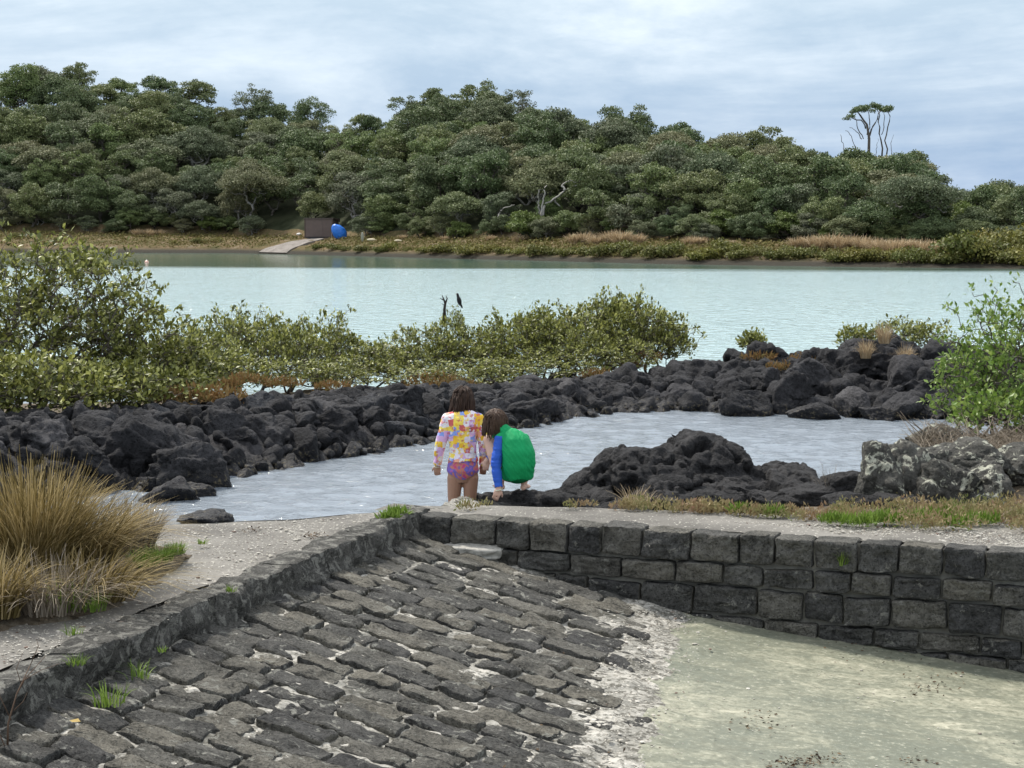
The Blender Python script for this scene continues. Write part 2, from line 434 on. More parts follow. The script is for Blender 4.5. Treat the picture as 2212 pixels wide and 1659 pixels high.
SKY = [(-900, 120), (-400, 150), (0, 158), (60, 150), (180, 143), (230, 153), (330, 168), (400, 173), (450, 180), (500, 200), (560, 208), (620, 222), (700, 236), (740, 250), (800, 244), (830, 248), (860, 224), (900, 204), (950, 192), (1000, 186), (1060, 186), (1130, 205), (1250, 236), (1300, 232), (1400, 250), (1500, 266), (1560, 275), (1620, 282), (1700, 280), (1800, 300), (1850, 322), (1900, 328), (1960, 332), (2010, 355), (2060, 378), (2130, 400), (2160, 420), (2212, 418), (2500, 440), (3000, 460)]
def interp(tab, u): return np.interp(u, [a for a, b in tab], [b for a, b in tab])
VW = [(-900, 541), (0, 545), (500, 546), (640, 549), (900, 556), (1100, 561), (1460, 570), (1800, 575), (2212, 580), (3000, 590)]
VB = [(-900, 500), (0, 502), (600, 512), (1100, 517), (1500, 522), (1900, 529), (2212, 536), (3000, 545)]
DEPTH = 62.0; BANK = 15.0
def far_ground(u, r):
    u = np.asarray(u, float); r = np.asarray(r, float)
    ys = HC * F / (interp(VW, u) - VH); Yw = ys + r
    zb = HC - (interp(VB, u) - VH) / F * (ys + BANK)
    ztop = HC + (VH - interp(SKY, u)) / F * (ys + DEPTH) - 6.2
    ztop = np.maximum(ztop, zb + .5)
    low = -.6 + (zb + .6) * np.clip((r + 2) / (BANK + 2), 0, 1) ** .45
    k = np.clip((r - BANK) / (DEPTH - BANK), 0, 1.0)
    z = np.where(r < BANK, low, zb + (ztop - zb) * (k ** .85))
    z = np.where(r > DEPTH, ztop - (r - DEPTH) * .12, z)
    return (u - CX) / F * Yw, Yw, z
us = np.linspace(-900, 3100, 260); rs = np.concatenate([np.linspace(-3, 3, 13), np.linspace(4, BANK, 14), np.linspace(17, 110, 40)])
UU, RR_ = np.meshgrid(us, rs, indexing='ij'); X_, Y_, Z_ = far_ground(UU.ravel(), RR_.ravel())
Pf = np.stack([X_, Y_, Z_], 1); Pf[:, 2] += .25 * fbm(Pf * [1, 1, 0], .35, 3) * (RR_.ravel() > 1)
mi = (RR_[:-1, :-1].ravel() > BANK + 1).astype(int)
o = link('hillside', npmesh('hillside', Pf, grid(len(us), len(rs)), True, mi), [M['bank'], M['forest_floor']]); tag(o, kind='structure')

protos = [make_tree('forest_tree', 11, 'forest_leaf', 'bark', W=3.3, H=6.4),
          make_tree('forest_tree', 12, 'forest_leaf', 'bark', W=3.0, H=6.8, nb=30),
          make_tree('forest_tree', 13, 'forest_leaf', 'dark_bark', W=3.6, H=6.0, nb=30),
          make_tree('forest_tree', 14, 'grey_leaf', 'pale_bark', W=3.3, H=6.0, dens=.85, leafsize=.2),
          make_tree('forest_tree', 15, 'forest_leaf', 'bark', W=2.8, H=6.6, nb=22),
          make_tree('forest_tree', 16, 'grey_leaf', 'pale_bark', W=3.6, H=5.6, dens=.8, leafsize=.2, trunkh=.25),
          make_tree('forest_tree', 17, 'lime_leaf', 'bark', W=2.4, H=4.0, trunkh=.12)]
used = [False] * len(protos)
where = [(-300, 300, 'at the left end of the far shore'), (300, 620, 'left of the brown shed'), (620, 860, 'above the brown shed'), (860, 1180, 'below the tallest ragged crown'), (1180, 1500, 'behind the pale dead branches'), (1500, 1800, 'left of the flat-topped tree'), (1800, 2040, 'below the flat-topped tree'), (2040, 2700, 'at the far right')]
def zone(u): return next((n for a, b, n in where if a <= u < b), 'on the far shore')
kinds = ['dark green', 'dark green', 'broad dark green', 'grey-green', 'narrow dark green', 'open grey-limbed', 'lime green']
ntree = 0
ROWS = [(17.5, .82, 4.4), (22, .95, 5.2), (27, 1, 5.2), (32, 1, 5.4), (37.5, 1, 5.6), (43, 1, 5.8), (49, 1.05, 5.8), (55, 1.05, 6.0), (61, 1.05, 5.6)]
tr_rng = random.Random(21)
for k, (r0, sc, sp) in enumerate(ROWS):
    u = -150 + tr_rng.uniform(0, 60)
    while u < 2370:
        ys = HC * F / (float(interp(VW, u)) - VH)
        rr = r0 + tr_rng.uniform(-1.6, 1.6)
        x, y, z = far_ground(u, rr)
        s = sc * tr_rng.uniform(.78, 1.18) * (.93 if u > 1500 else 1.0)
        pi = tr_rng.choices(range(7), [3, 3, 3, 2.6, 2, 2.2, .8 if k < 4 else 0])[0]
        if k == 0 and tr_rng.random() < .3: s *= .72
        # keep the shed clearing free
        if not (k == 0 and 600 < u < 800):
            if used[pi]: t_ = copy_tree(protos[pi])
            else: t_ = protos[pi]; used[pi] = True
            t_.location = (float(x), float(y), float(z) - .3); t_.rotation_euler = (0, 0, tr_rng.uniform(0, 6.28))
            t_.scale = (s * tr_rng.uniform(.9, 1.15), s * tr_rng.uniform(.9, 1.15), s * tr_rng.uniform(.85, 1.12))
            lvl = 'front-row' if k == 0 else ('lower-slope' if k < 3 else ('mid-slope' if k < 7 else 'ridge-top'))
            tag(t_, f'{kinds[pi]} {lvl} tree {zone(u)}', 'tree', f'{lvl} trees of the far forest')
            ntree += 1
        u += sp * .93 * tr_rng.uniform(.85, 1.15) * F / (ys + rr)
u = -40
while u < 2300:
    if not 600 < u < 790:
        x, y, z = far_ground(u, tr_rng.uniform(14.5, 17)); pi = tr_rng.choice([3, 0, 6, 3, 2]); s = tr_rng.uniform(.32, .55) * (1.4 if pi == 6 else 1)
        t_ = copy_tree(protos[pi]) if used[pi] else protos[pi]; used[pi] = True; t_.location = (float(x), float(y), float(z) - .3); t_.rotation_euler = (0, 0, u); t_.scale = (s * 1.15, s, s * .9)
        tag(t_, f'{kinds[pi]} bush at the forest edge {zone(u)}', 'bush', 'bushes along the forest edge'); ntree += 1
    u += tr_rng.uniform(28, 62)
print('far trees', ntree)

# --- distinctive far trees
def special(name, u, v_base, v_top, depth, label, seed, leaf, bark, **kw):
    ys = HC * F / (float(interp(VW, u)) - VH); b = at(u, v_base, ys + depth); t_ = at(u, v_top, ys + depth)
    H = t_[2] - b[2]
    r_ = make_tree(name, seed, leaf, bark, H=H, **kw); r_.location = tuple(b); tag(r_, label, 'tree'); return r_
special('ragged_tree', 1030, 260, 166, 66, 'tall ragged round-topped tree standing highest on the middle ridge', 31, 'forest_leaf', 'bark', W=2.9, dens=.6, trunkh=.12, nb=20, leafsize=.22)
special('ragged_tree', 955, 262, 178, 66, 'flat dark spreading tree on the ridge beside the tallest crown', 32, 'forest_leaf', 'bark', W=3.0, dens=.8, trunkh=.15, nb=18, flat=.5)
special('bare_topped_tree', 1120, 280, 180, 66, 'half-dead grey tree with bare twigs poking above the middle ridge', 33, 'grey_leaf', 'pale_bark', W=2.8, dens=.33, trunkh=.15, nb=22, leafsize=.2)
special('thin_crowned_tree', 548, 290, 176, 60, 'thin-crowned tree showing sky through it, on the left ridge', 34, 'grey_leaf', 'bark', W=3.4, dens=.34, trunkh=.12, nb=26, leafsize=.22)
special('thin_crowned_tree', 672, 300, 208, 60, 'small open tree just left of the saddle in the ridge', 35, 'forest_leaf', 'bark', W=3.4, dens=.5, trunkh=.12, nb=22)
special('ragged_tree', 790, 320, 232, 60, 'small dark tree in the saddle of the ridge', 36, 'forest_leaf', 'bark', W=2.6, dens=.8, trunkh=.1, nb=16)
special('grey_tree', 1980, 500, 375, 17, 'large grey-brown twiggy tree at the right of the front row', 37, 'grey_leaf', 'pale_bark', W=3.8, dens=.8, trunkh=.25, nb=34, leafsize=.17)
special('spreading_tree', 540, 500, 350, 17, 'spreading tree with curved grey limbs left of the brown shed', 38, 'grey_leaf', 'pale_bark', W=4.6, dens=.8, trunkh=.38, nb=34, leafsize=.2)
special('round_bush', 1145, 520, 448, 15, 'bright lime-green rounded bush at the foot of the forest', 39, 'lime_leaf', 'bark', W=2.6, dens=1.1, trunkh=.05, nb=24, leafsize=.2)
special('round_bush', 1365, 515, 408, 17, 'pale grey-green domed bush right of the dead branches', 40, 'grey_leaf', 'bark', W=2.4, dens=1.1, trunkh=.08, nb=24, leafsize=.2)
# flat-topped tree on the right ridge
def flat_top_tree():
    r = np.random.default_rng(44)
    ys = HC * F / (float(interp(VW, 1875)) - VH) + 60
    base = at(1878, 335, ys); s = ys / F
    root = empty('flat_topped_tree', tuple(base)); tag(root, 'tall flat-topped tree with bare twisting trunks standing alone above the right ridge', 'tree')
    def q(u, v, dy=0): p = at(u, v, ys) - base; p[1] = dy; return p
    B = Bag()
    limbs = [([(1874, 338), (1876, 300), (1872, 270), (1860, 250), (1850, 240)], .16), ([(1876, 300), (1884, 275), (1895, 255), (1900, 240)], .1), ([(1872, 275), (1862, 262), (1840, 254), (1835, 250)], .08),
             ([(1908, 338), (1906, 300), (1898, 275), (1900, 250), (1895, 236)], .09), ([(1916, 338), (1914, 305), (1918, 275), (1922, 250), (1915, 235)], .08), ([(1852, 330), (1842, 305), (1832, 290), (1826, 280)], .05), ([(1860, 300), (1850, 285), (1838, 275)], .05), ([(1924, 335), (1926, 310), (1930, 290)], .035), ([(1890, 338), (1892, 318), (1896, 300)], .035), ([(1826, 338), (1822, 310), (1815, 290)], .05),
             ([(1876, 290), (1880, 262), (1875, 238)], .07), ([(1866, 300), (1852, 270), (1845, 250)], .06), ([(1906, 290), (1912, 262), (1908, 240)], .05)]
    for L, w in limbs:
        pts = np.array([q(u, v, r.uniform(-.6, .6)) for u, v in L]); t_ = np.linspace(0, 1, 9)
        pp = np.stack([np.interp(t_, np.linspace(0, 1, len(pts)), pts[:, i]) for i in range(3)], 1) + r.normal(size=(9, 3)) * .05
        B.add(*tube(pp, np.linspace(w, w * .45, 9), 4))
    LV = Bag()
    for _ in range(36):
        u = r.uniform(1832, 1922); v = np.interp(u, [1830, 1845, 1870, 1900, 1924], [252, 238, 231, 229, 236]) + r.uniform(-3, 9)
        c = q(u, v, r.uniform(-1.6, 1.6)); n = 110; d = sph(n, r)
        p = c + d * [.5, .5, .2] * r.uniform(.4, 1, (n, 1)); L = r.uniform(.1, .22, n)
        LV.add(*leaves(p, r.normal(size=(n, 3)), d + [0, 0, .5] + r.normal(size=(n, 3)) * .4, L, L * .7))
    B.build('trunk', M['bark'], root); LV.build('crown', M['forest_leaf'], root, smooth=False)
flat_top_tree()
# pale dead branches among the trees
def dead_branch(lst, Yd, label, w=.09):
    base = at(*lst[0][0], Yd); B = Bag(); r = np.random.default_rng(int(lst[0][0][0]))
    for L in lst:
        pts = np.array([at(u, v, Yd + r.uniform(-.5, .5)) - base for u, v in L]); n = 4 * len(L); t_ = np.linspace(0, 1, n)
        pp = np.stack([np.interp(t_, np.linspace(0, 1, len(pts)), pts[:, i]) for i in range(3)], 1) + r.normal(size=(n, 3)) * .05
        B.add(*tube(pp, np.linspace(w, w * .35, n), 4))
    o = B.build('dead_branch', M['pale_bark']); o.location = tuple(base); tag(o, label, 'branch')
dead_branch([[(1170, 470), (1178, 440), (1200, 428), (1222, 412), (1235, 405), (1248, 398), (1252, 390)], [(1222, 412), (1214, 400), (1225, 392), (1245, 393)], [(1195, 430), (1205, 440), (1210, 446)], [(1170, 470), (1172, 430), (1180, 400)], [(1170, 470), (1162, 440), (1165, 410)]], 176, 'pale dead tree with bare zigzag limbs in front of the dark forest', .13)
dead_branch([[(1075, 470), (1082, 455), (1095, 447), (1112, 443)]], 180, 'short pale dead limb leaning out left of the zigzag one', .1)
dead_branch([[(1322, 400), (1330, 385), (1345, 378), (1360, 365), (1368, 345)], [(1360, 365), (1354, 385)]], 186, 'thin pale limb crossing the dark hollow right of the zigzag one', .09)

# ------------------------------------------------------------------ far shore details
def shrub(seed, W, H, leaf, n=1500, ls=.15):
    r = np.random.default_rng(seed); root = empty('shore_shrub')
    L = Bag(); nb = 12
    C = np.stack([r.uniform(-.65, .65, nb) * W, r.uniform(-.65, .65, nb) * W, r.uniform(.25, .75, nb) * H], 1)
    for c in C:
        m = n // nb; d = sph(m, r); d[:, 2] = np.abs(d[:, 2]) * np.where(r.random(m) < .8, 1, -1)
        p = c + d * [W * .42, W * .42, H * .35] * r.uniform(.6, 1.1, (m, 1)); ll = r.uniform(.6, 1.3, m) * ls
        L.add(*leaves(p, r.normal(size=(m, 3)), d + r.normal(size=(m, 3)) * .5 + [0, 0, .3], ll, ll * .75))
    L.build('foliage', M[leaf], root, smooth=False)
    B, *_ = skeleton([0, 0, -.2], C, r, tip=.02, k=4); B.build('stem', M['dark_bark'], root)
    return root
sh = [shrub(51, 1.1, .8, 'shrub_leaf'), shrub(52, 1.3, .95, 'shrub_leaf'), shrub(53, 1.0, .6, 'shrub_leaf')]
su = [0, 0, 0]; u = 690.0; sr = random.Random(5); cnt = 0
while u < 2330:
    rr = sr.uniform(.6, 3.0); x, y, z = far_ground(u, rr); i = sr.randrange(3)
    s_ = sr.uniform(.75, 1.25) * (1.5 if u > 2080 else 1.0) * (.75 if u < 900 else 1)
    t_ = sh[i] if not su[i] else copy_tree(sh[i]); su[i] = 1
    t_.location = (float(x), float(y), max(.05, float(z) - .1)); t_.rotation_euler = (0, 0, sr.uniform(0, 6)); t_.scale = (s_, s_, s_ * sr.uniform(.8, 1.2))
    seg = 'between the ramp and the lime bush' if u < 1180 else ('below the tan grass in mid shore' if u < 1500 else ('left of the tan grass bank' if u < 1720 else ('below the tan grass bank' if u < 2080 else 'in the tall dark patch at the right end')))
    tag(t_, f'low yellow-green shrub at the far waterline {seg}', 'shrub', 'shrubs along the far waterline'); cnt += 1
    u += sr.uniform(.8, 1.5) * F / float(y) * (1.0 if u > 1000 else 1.3)
for u, rr, s_ in [(40, 8, .7), (130, 6, .6), (430, 5, .7), (470, 7, .6), (380, 4, .5), (2180, 7, 2.0), (2110, 6, 1.5), (2230, 9, 2.2), (2150, 9, 1.8)]:
    x, y, z = far_ground(u, rr); t_ = copy_tree(sh[1]); t_.location = (float(x), float(y), float(z) - .1); t_.scale = (s_, s_, s_); t_.rotation_euler = (0, 0, u)
    tag(t_, 'low shrub on the bank left of the far ramp' if u < 600 else 'tall olive shrub in the clump at the right end of the far bank', 'shrub', 'shrubs on the left far bank' if u < 600 else 'shrubs at the right end of the far bank')
def clump(name, n, H, spread, mat, seed, width=.03, lean=(0, 0), seg=3, droop=.5, base=.1):
    r = np.random.default_rng(seed); V = []; Fc = []; c = 0
    az = r.uniform(0, 2 * math.pi, n); rad = np.sqrt(r.random(n)) * base
    h = H * r.uniform(.55, 1.0, n); out = spread * r.uniform(.1, 1.0, n)
    bx = np.cos(az) * rad; by = np.sin(az) * rad
    az2 = az + r.normal(size=n) * .5; wv = np.stack([-np.sin(az2 + r.normal(size=n) * .8), np.cos(az2)], 1)
    rows = []
    for s in range(seg + 1):
        t_ = s / seg
        ox = np.cos(az2) * out * t_ ** 1.6 + lean[0] * t_ ** 1.5 * h; oy = np.sin(az2) * out * t_ ** 1.6 + lean[1] * t_ ** 1.5 * h
        z = h * (t_ - droop * (out / (spread + 1e-6)) * t_ ** 2.6 * .7)
        w = width * (1 - t_ * .85) * .5
        rows.append((np.stack([bx + ox - wv[:, 0] * w, by + oy - wv[:, 1] * w, z], 1), np.stack([bx + ox + wv[:, 0] * w, by + oy + wv[:, 1] * w, z], 1)))
    V = np.stack([np.stack(p, 1) for p in rows], 1).reshape(-1, 3)     # n, seg+1, 2
    k = (seg + 1) * 2; Fc = []
    b = np.arange(n) * k
    for s in range(seg): Fc.append(np.stack([b + 2 * s, b + 2 * s + 1, b + 2 * s + 3, b + 2 * s + 2], 1))
    me = npmesh(name, V, np.concatenate(Fc), False)
    return link(name, me, M[mat])
tg = clump('dry_grass_clump', 260, .9, .7, 'tan_grass', 61, .05, base=.35); first = True
for u, rr, s_ in [(1240, 10, .9), (1262, 11, 1), (1285, 10, .8), (1320, 11, 1.1), (1340, 10, 1.2), (1375, 11, .9), (1490, 10, .8), (1510, 11, .7), (1720, 9, .9), (1745, 9, 1.0), (1770, 8, 1.1), (1790, 9, 1.2), (1810, 8, 1.0), (1835, 9, 1.1), (1860, 8, 1.1), (1885, 7, 1.0), (1900, 6, 1.1), (1925, 5, 1.2), (1945, 6, 1.1), (1965, 7, 1.0), (1990, 6, 1.1), (2020, 8, .9), (300, 13, .8), (325, 13, .8), (350, 14, .7), (1120, 11, .7), (1060, 12, .6), (960, 12, .5), (870, 13, .5)]:
    x, y, z = far_ground(u, rr); o = tg if first else tg.copy()
    if not first: col.objects.link(o)
    first = False; o.location = (float(x), float(y), float(z)); o.scale = (s_ * 1.7, s_ * 1.7, s_ * 1.45); o.rotation_euler = (0, 0, u)
    tag(o, 'tan dry grass clump on the far bank ' + ('left of the shed' if u < 600 else 'in mid shore' if u < 1600 else 'below the right forest'), 'grass clump', 'dry grass clumps on the far bank')
# ground cover on the far bank
r = np.random.default_rng(66); n = 26000; uu = r.uniform(-100, 2330, n); rr = r.uniform(1.0, 15, n); x, y, z = far_ground(uu, rr)
C = np.stack([x, y, z + r.uniform(0, .3, n)], 1); keep = ~(np.abs(uu - (590 + (rr + 1) / 13 * 95)) < 52 - 1.4 * rr)
C = C[keep]; n = len(C); L_ = r.uniform(.12, .35, n)
o = link('bank_ground_cover', npmesh('c', *leaves(C, r.normal(size=(n, 3)) * [1, 1, .7], r.normal(size=(n, 3)) + [0, -.5, .8], L_, L_ * .6), False), leaf_mat('bank_cover', (.10, .11, .03), (.16, .13, .045), (.24, .20, .09), .8, .1, .1)); tag(o, 'low rusty and olive ground cover on the far bank', 'ground cover', kind='stuff')
# far ramp
pa, pb = [far_ground(545, 0), far_ground(640, 0)], None
ramp = Bag(); n = 14; pts = []
for i in range(n):
    k = i / (n - 1); uc = 590 + k * 95; wv = 30 - 14 * k; rr = -1 + k * 13
    for s_ in (-1, 1):
        x, y, z = far_ground(uc + s_ * wv, rr); pts.append([float(x), float(y), float(z) + .12 + .03 * math.sin(i)])
    for s_ in (-1, 1):
        x, y, z = far_ground(uc + s_ * wv, rr); pts.append([float(x), float(y), float(z) - .3])
pts = np.array(pts); ff = []
for i in range(n - 1):
    a = i * 4; ff += [[a, a + 1, a + 5, a + 4], [a + 2, a, a + 4, a + 6], [a + 1, a + 3, a + 7, a + 5]]
o = link('boat_ramp', npmesh('boat_ramp', pts, ff, False), concrete('worn_ramp', (.17, .15, .13), (.27, .24, .215))); tag(o, kind='structure')
# shed
def shed():
    b = np.array([float(q) for q in far_ground(690, 13.2)]) + np.array([0, 0, .05]); root = empty('boat_shed', tuple(b), R(-10)); tag(root, 'small brown boat shed with sloping roof at the head of the far ramp', 'shed')
    wood = NT('brown_weatherboard', .85, .15); c = wood.coords(); wv = wood.node('ShaderNodeTexWave', wave_type='BANDS', bands_direction='X'); wood.l.new(c, wv.inputs[0]); wv.inputs['Scale'].default_value = 2.6
    wood.color(wood.mix(wood.noise(c, 2, 5), (.12, .092, .082), (.175, .135, .12))); wood.bump(wv.outputs[1], .4, .02)
    trim = plain('brown_trim', (.09, .065, .052)); roofm = plain('rusty_roof', (.12, .095, .085))
    W, D, H, H2 = 3.15, 2.6, 2.15, 1.75
    def box(x0, x1, y0, y1, z0, z1, z1b=None):
        z1b = z1 if z1b is None else z1b
        V = np.array([[x0, y0, z0], [x1, y0, z0], [x1, y1, z0], [x0, y1, z0], [x0, y0, z1], [x1, y0, z1], [x1, y1, z1b], [x0, y1, z1b]]); return V, np.array([[0, 3, 2, 1], [4, 5, 6, 7], [0, 1, 5, 4], [1, 2, 6, 5], [2, 3, 7, 6], [3, 0, 4, 7]])
    def part(name, boxes, m, sm=False):
        B = Bag()
        for bx_ in boxes: B.add(*box(*bx_))
        return B.build(name, m, root, smooth=sm)
    x = W / 2
    part('wall', [(-x, x, 0, .08, .12, H)], wood.m); part('wall', [(x - .08, x, .09, D, .12, H - .01, H2)], wood.m)
    part('wall', [(-x, -x + .08, .09, D, .12, H - .01, H2)], wood.m); part('wall', [(-x + .09, x - .09, D - .08, D - .01, .12, H2)], wood.m)
    part('roof', [(-x - .12, x + .12, -.12, D + .15, H + .005, H + .07, H2 + .04)], roofm)
    for sx in (-1, 1): part('corner_post', [(sx * x - .06, sx * x + .06, -.035, .04, 0, H)], trim)
    part('base_board', [(-x + .07, x - .07, -.025, -.003, .0, .16)], plain('dark_board', (.03, .028, .03)))
    part('door', [(-.45, .45, -.028, -.004, .17, 1.95)], wood.m)
shed()
def tarp():
    b = np.array([float(q) for q in far_ground(735, 12.6)]); r = np.random.default_rng(3); V, Fc = ICO[4]
    P = V * [.72, .5, .82]; P[:, 0] += -.28 * V[:, 2] - .1 * (V[:, 2] ** 2); P[:, 2] += .74; P = P * [1, 1, 1]
    P += V * (.07 * fbm(V * 2.3, 1, 4, ridged=True))[:, None]
    P[:, 2] = np.maximum(P[:, 2], -.02)
    t = NT('blue_tarp', .4, .4); c = t.coords(); t.color(t.mix(t.noise(c, 3, 4), (.015, .13, .55), (.03, .22, .75))); t.bump(t.noise(c, 4, 5), .5, .05)
    o = link('tarp_bundle', npmesh('tarp_bundle', P, Fc), t.m); o.location = tuple(b + np.array([0, -.5, 0])); tag(o, 'bright blue tarpaulin bundle leaning against the right side of the brown shed', 'tarp')
    B = Bag()
    for s_ in (0, 1): B.add(*tube([[-.85, -.1 + .2 * s_, .05], [-.75, -.3, .7], [-.42, -.3, 1.3]], [.03] * 3, 4))
    B.build('pale_edge', plain('white_rope', (.6, .55, .52)), o)
tarp()
def small_rock(name, p, s, mat, label, cat, seed, sub=3):
    V, Fc = ICO[sub]; P = V * s + V * (.15 * min(s) * fbm(V * 1.6 + seed, 1, 3))[:, None]; o = link(name, npmesh(name, P, Fc), mat); o.location = tuple(p); tag(o, label, cat); return o
whitepl = plain('white_paint', (.75, .72, .68), .5)
small_rock('pale_stone', at(646, 508, 210) + np.array([0, 0, .1]), [.3, .2, .16], whitepl, 'small white stone left of the brown shed', 'stone', 1)
small_rock('pale_stone', at(802, 518, 186), [.45, .25, .14], plain('cream_rock', (.6, .52, .36)), 'flat cream stone on the far bank right of the blue tarp', 'stone', 2)
small_rock('pale_stone', at(860, 520, 186), [.4, .25, .12], plain('cream_rock2', (.55, .48, .34)), 'second flat cream stone, further right of the blue tarp', 'stone', 3)
small_rock('lichened_post', at(783, 512, 188), [.16, .16, .5], plain('grey_post', (.3, .3, .24)), 'short lichened post behind the far bank right of the tarp', 'post', 4)
small_rock('pale_stone', at(1240, 514, 170), [.3, .2, .35], plain('yellow_tuft', (.38, .33, .16)), 'pale upright stone in front of the lime bush', 'stone', 5)
ob = small_rock('mooring_buoy', at(317, 567, 150), [.17, .17, .17], plain('pink_buoy', (.85, .5, .4), .4), 'small pale orange mooring buoy on the lagoon near the left bank', 'buoy', 6); B = Bag(); B.add(*tube([[0, 0, .12], [0, 0, .26]], [.03, .03], 6)); B.build('ring', whitepl, ob)

# ------------------------------------------------------------------ water and seabed
g = np.concatenate([np.linspace(-900, -60, 8), np.linspace(-50, 50, 30), np.linspace(60, 900, 8)]); gy = np.concatenate([np.linspace(-60, 10, 4), np.linspace(12.5, 60, 40), np.linspace(70, 1500, 20)])
A, B_ = np.meshgrid(g, gy, indexing='ij')
PX0, PX1, PY0, PY1 = -9.0, 10.0, 12.6, 31.4
g2 = np.unique(np.concatenate([g, [PX0, PX1]])); gy2 = np.unique(np.concatenate([gy, [PY0, PY1]])); A2, B2 = np.meshgrid(g2, gy2, indexing='ij'); P = np.stack([A2.ravel(), B2.ravel(), 0 * A2.ravel()], 1); G = grid(len(g2), len(gy2)); cc = P[G].mean(1)
G = G[~((cc[:, 0] > PX0) & (cc[:, 0] < PX1) & (cc[:, 1] > PY0) & (cc[:, 1] < PY1))]
o = link('water', npmesh('water', P, G, True), M['water']); tag(o, kind='structure')
nx_, ny_ = 420, 470; A3, B3 = np.meshgrid(np.linspace(PX0, PX1, nx_), np.linspace(PY0, PY1, ny_), indexing='ij'); A3 = A3.ravel(); B3 = B3.ravel()
ed = np.clip(np.minimum.reduce([A3 - PX0, PX1 - A3, B3 - PY0, PY1 - B3]) / .6, 0, 1); Pw = np.stack([A3 * .8 + B3 * .15, B3 * 1.15, 0 * A3], 1)
mod_ = .55 + .6 * np.clip(fbm(Pw, .35, 3) + .5, 0, 1.2)
h = (fbm(Pw, 1.9, 2, .5) * .6 + (1 - np.abs(perlin(Pw * 3.4 + 7)) * 2) * .28 + perlin(Pw * 7.0 + 3) * .16) * .040 * mod_ * ed
o = link('pool_water', npmesh('pool_water', np.stack([A3, B3, h], 1), grid(nx_, ny_), True), M['water']); tag(o, kind='structure')
o = link('seabed', npmesh('seabed', np.stack([A.ravel(), B_.ravel(), 0 * A.ravel() - 1.4], 1), grid(len(g), len(gy)), True), M['seabed']); tag(o, kind='structure')

# ------------------------------------------------------------------ boulders
def poly_rock(seed, planes=14, sub=4, rough=.05, squash=(1, 1, 1), ridg=.0, off=None):
    r = np.random.default_rng(seed); V, Fc = ICO[sub]
    N = sph(planes, r); d = r.uniform(.62, 1.0, planes)
    dots = V @ N.T; q = np.where(dots > .05, d / np.maximum(dots, .05), 9.0)
    rad = np.minimum(q.min(1), 1.25)
    P = V * rad[:, None] * squash
    nn = rough * fbm(P * 2.2 + seed, 1, 5, .55) + ridg * fbm(P * 1.3 + seed, 1, 4, .5, True)
    fc = facet(P, 1.1, .12, .02, .03, seed) + facet(P, 4.0, .05, .012, .012, seed + 3)
    return P + V * (nn + (fc if sub >= 4 else 0))[:, None], Fc
def boulder_protos(mat, seeds, **k):
    out = []
    for s_ in seeds:
        V, Fc = poly_rock(s_, **k); out.append(npmesh('boulder', V, Fc)); out[-1].materials.append(mat)
    return out
bp = boulder_protos(M['lava'], range(100, 108), planes=7, rough=.045, sub=5)
bps = boulder_protos(M['lava_shell'], range(110, 114), planes=7, rough=.045, sub=5)
def put_boulder(me, p, s, label, group, name='lava_boulder', r=random):
    o = bpy.data.objects.new(name, me); col.objects.link(o); o.location = p
    o.scale = (s * r.uniform(.85, 1.35), s * r.uniform(.8, 1.15), s * r.uniform(.6, .95)); o.rotation_euler = (r.uniform(-.5, .5), r.uniform(-.5, .5), r.uniform(0, 6.28))
    tag(o, label, 'rock', group); return o
# breakwater cross-section: crest line, half widths (front / back), height
BW = [(-9.5, 18.8, 1.9, .8), (-6.5, 20.4, 1.7, .75), (-4.9, 21.9, 1.7, .66), (-3.4, 24.3, 1.65, .58), (-2.2, 26.2, 1.55, .50), (-.9, 27.9, 1.5, .40), (.7, 29.8, 1.3, .30), (2.2, 30.8, 1.2, .28)]
BWa = np.array(BW)
def crest(s): return np.array([np.interp(s, np.arange(len(BW)), BWa[:, i]) for i in range(4)])
br = random.Random(9); nb = 0
bwb = Bag()
nS = 320; nC = 70
Ss = np.linspace(0, len(BW) - 1, nS); Pts = []
for s_ in Ss:
    c = crest(s_); d = crest(min(s_ + .05, len(BW) - 1)) - crest(max(s_ - .05, 0)); d = d[:2] / np.linalg.norm(d[:2]); nrm = np.array([d[1], -d[0]])
    for q in np.linspace(-1.6, 1.35, nC):
        h = c[3] * .82 * (1 - min(abs(q), 1.6) ** 2.2) if q > 0 else c[3] * .82 * (1 - (abs(q) / 1.6) ** 2) + .05
        xy = c[:2] + nrm * q * c[2]; Pts.append([xy[0], xy[1], max(h, -.6)])
Pts = np.array(Pts); Pts[:, 2] += .10 * fbm(Pts, 1.8, 4, .55, True) - .10 + facet(Pts * [1, 1, .5], 3.0, .14, .05, .08, 4)
o = link('rubble_mound', npmesh('rubble_mound', Pts, grid(nS, nC)[:, ::-1]), M['lava']); tag(o, kind='structure')
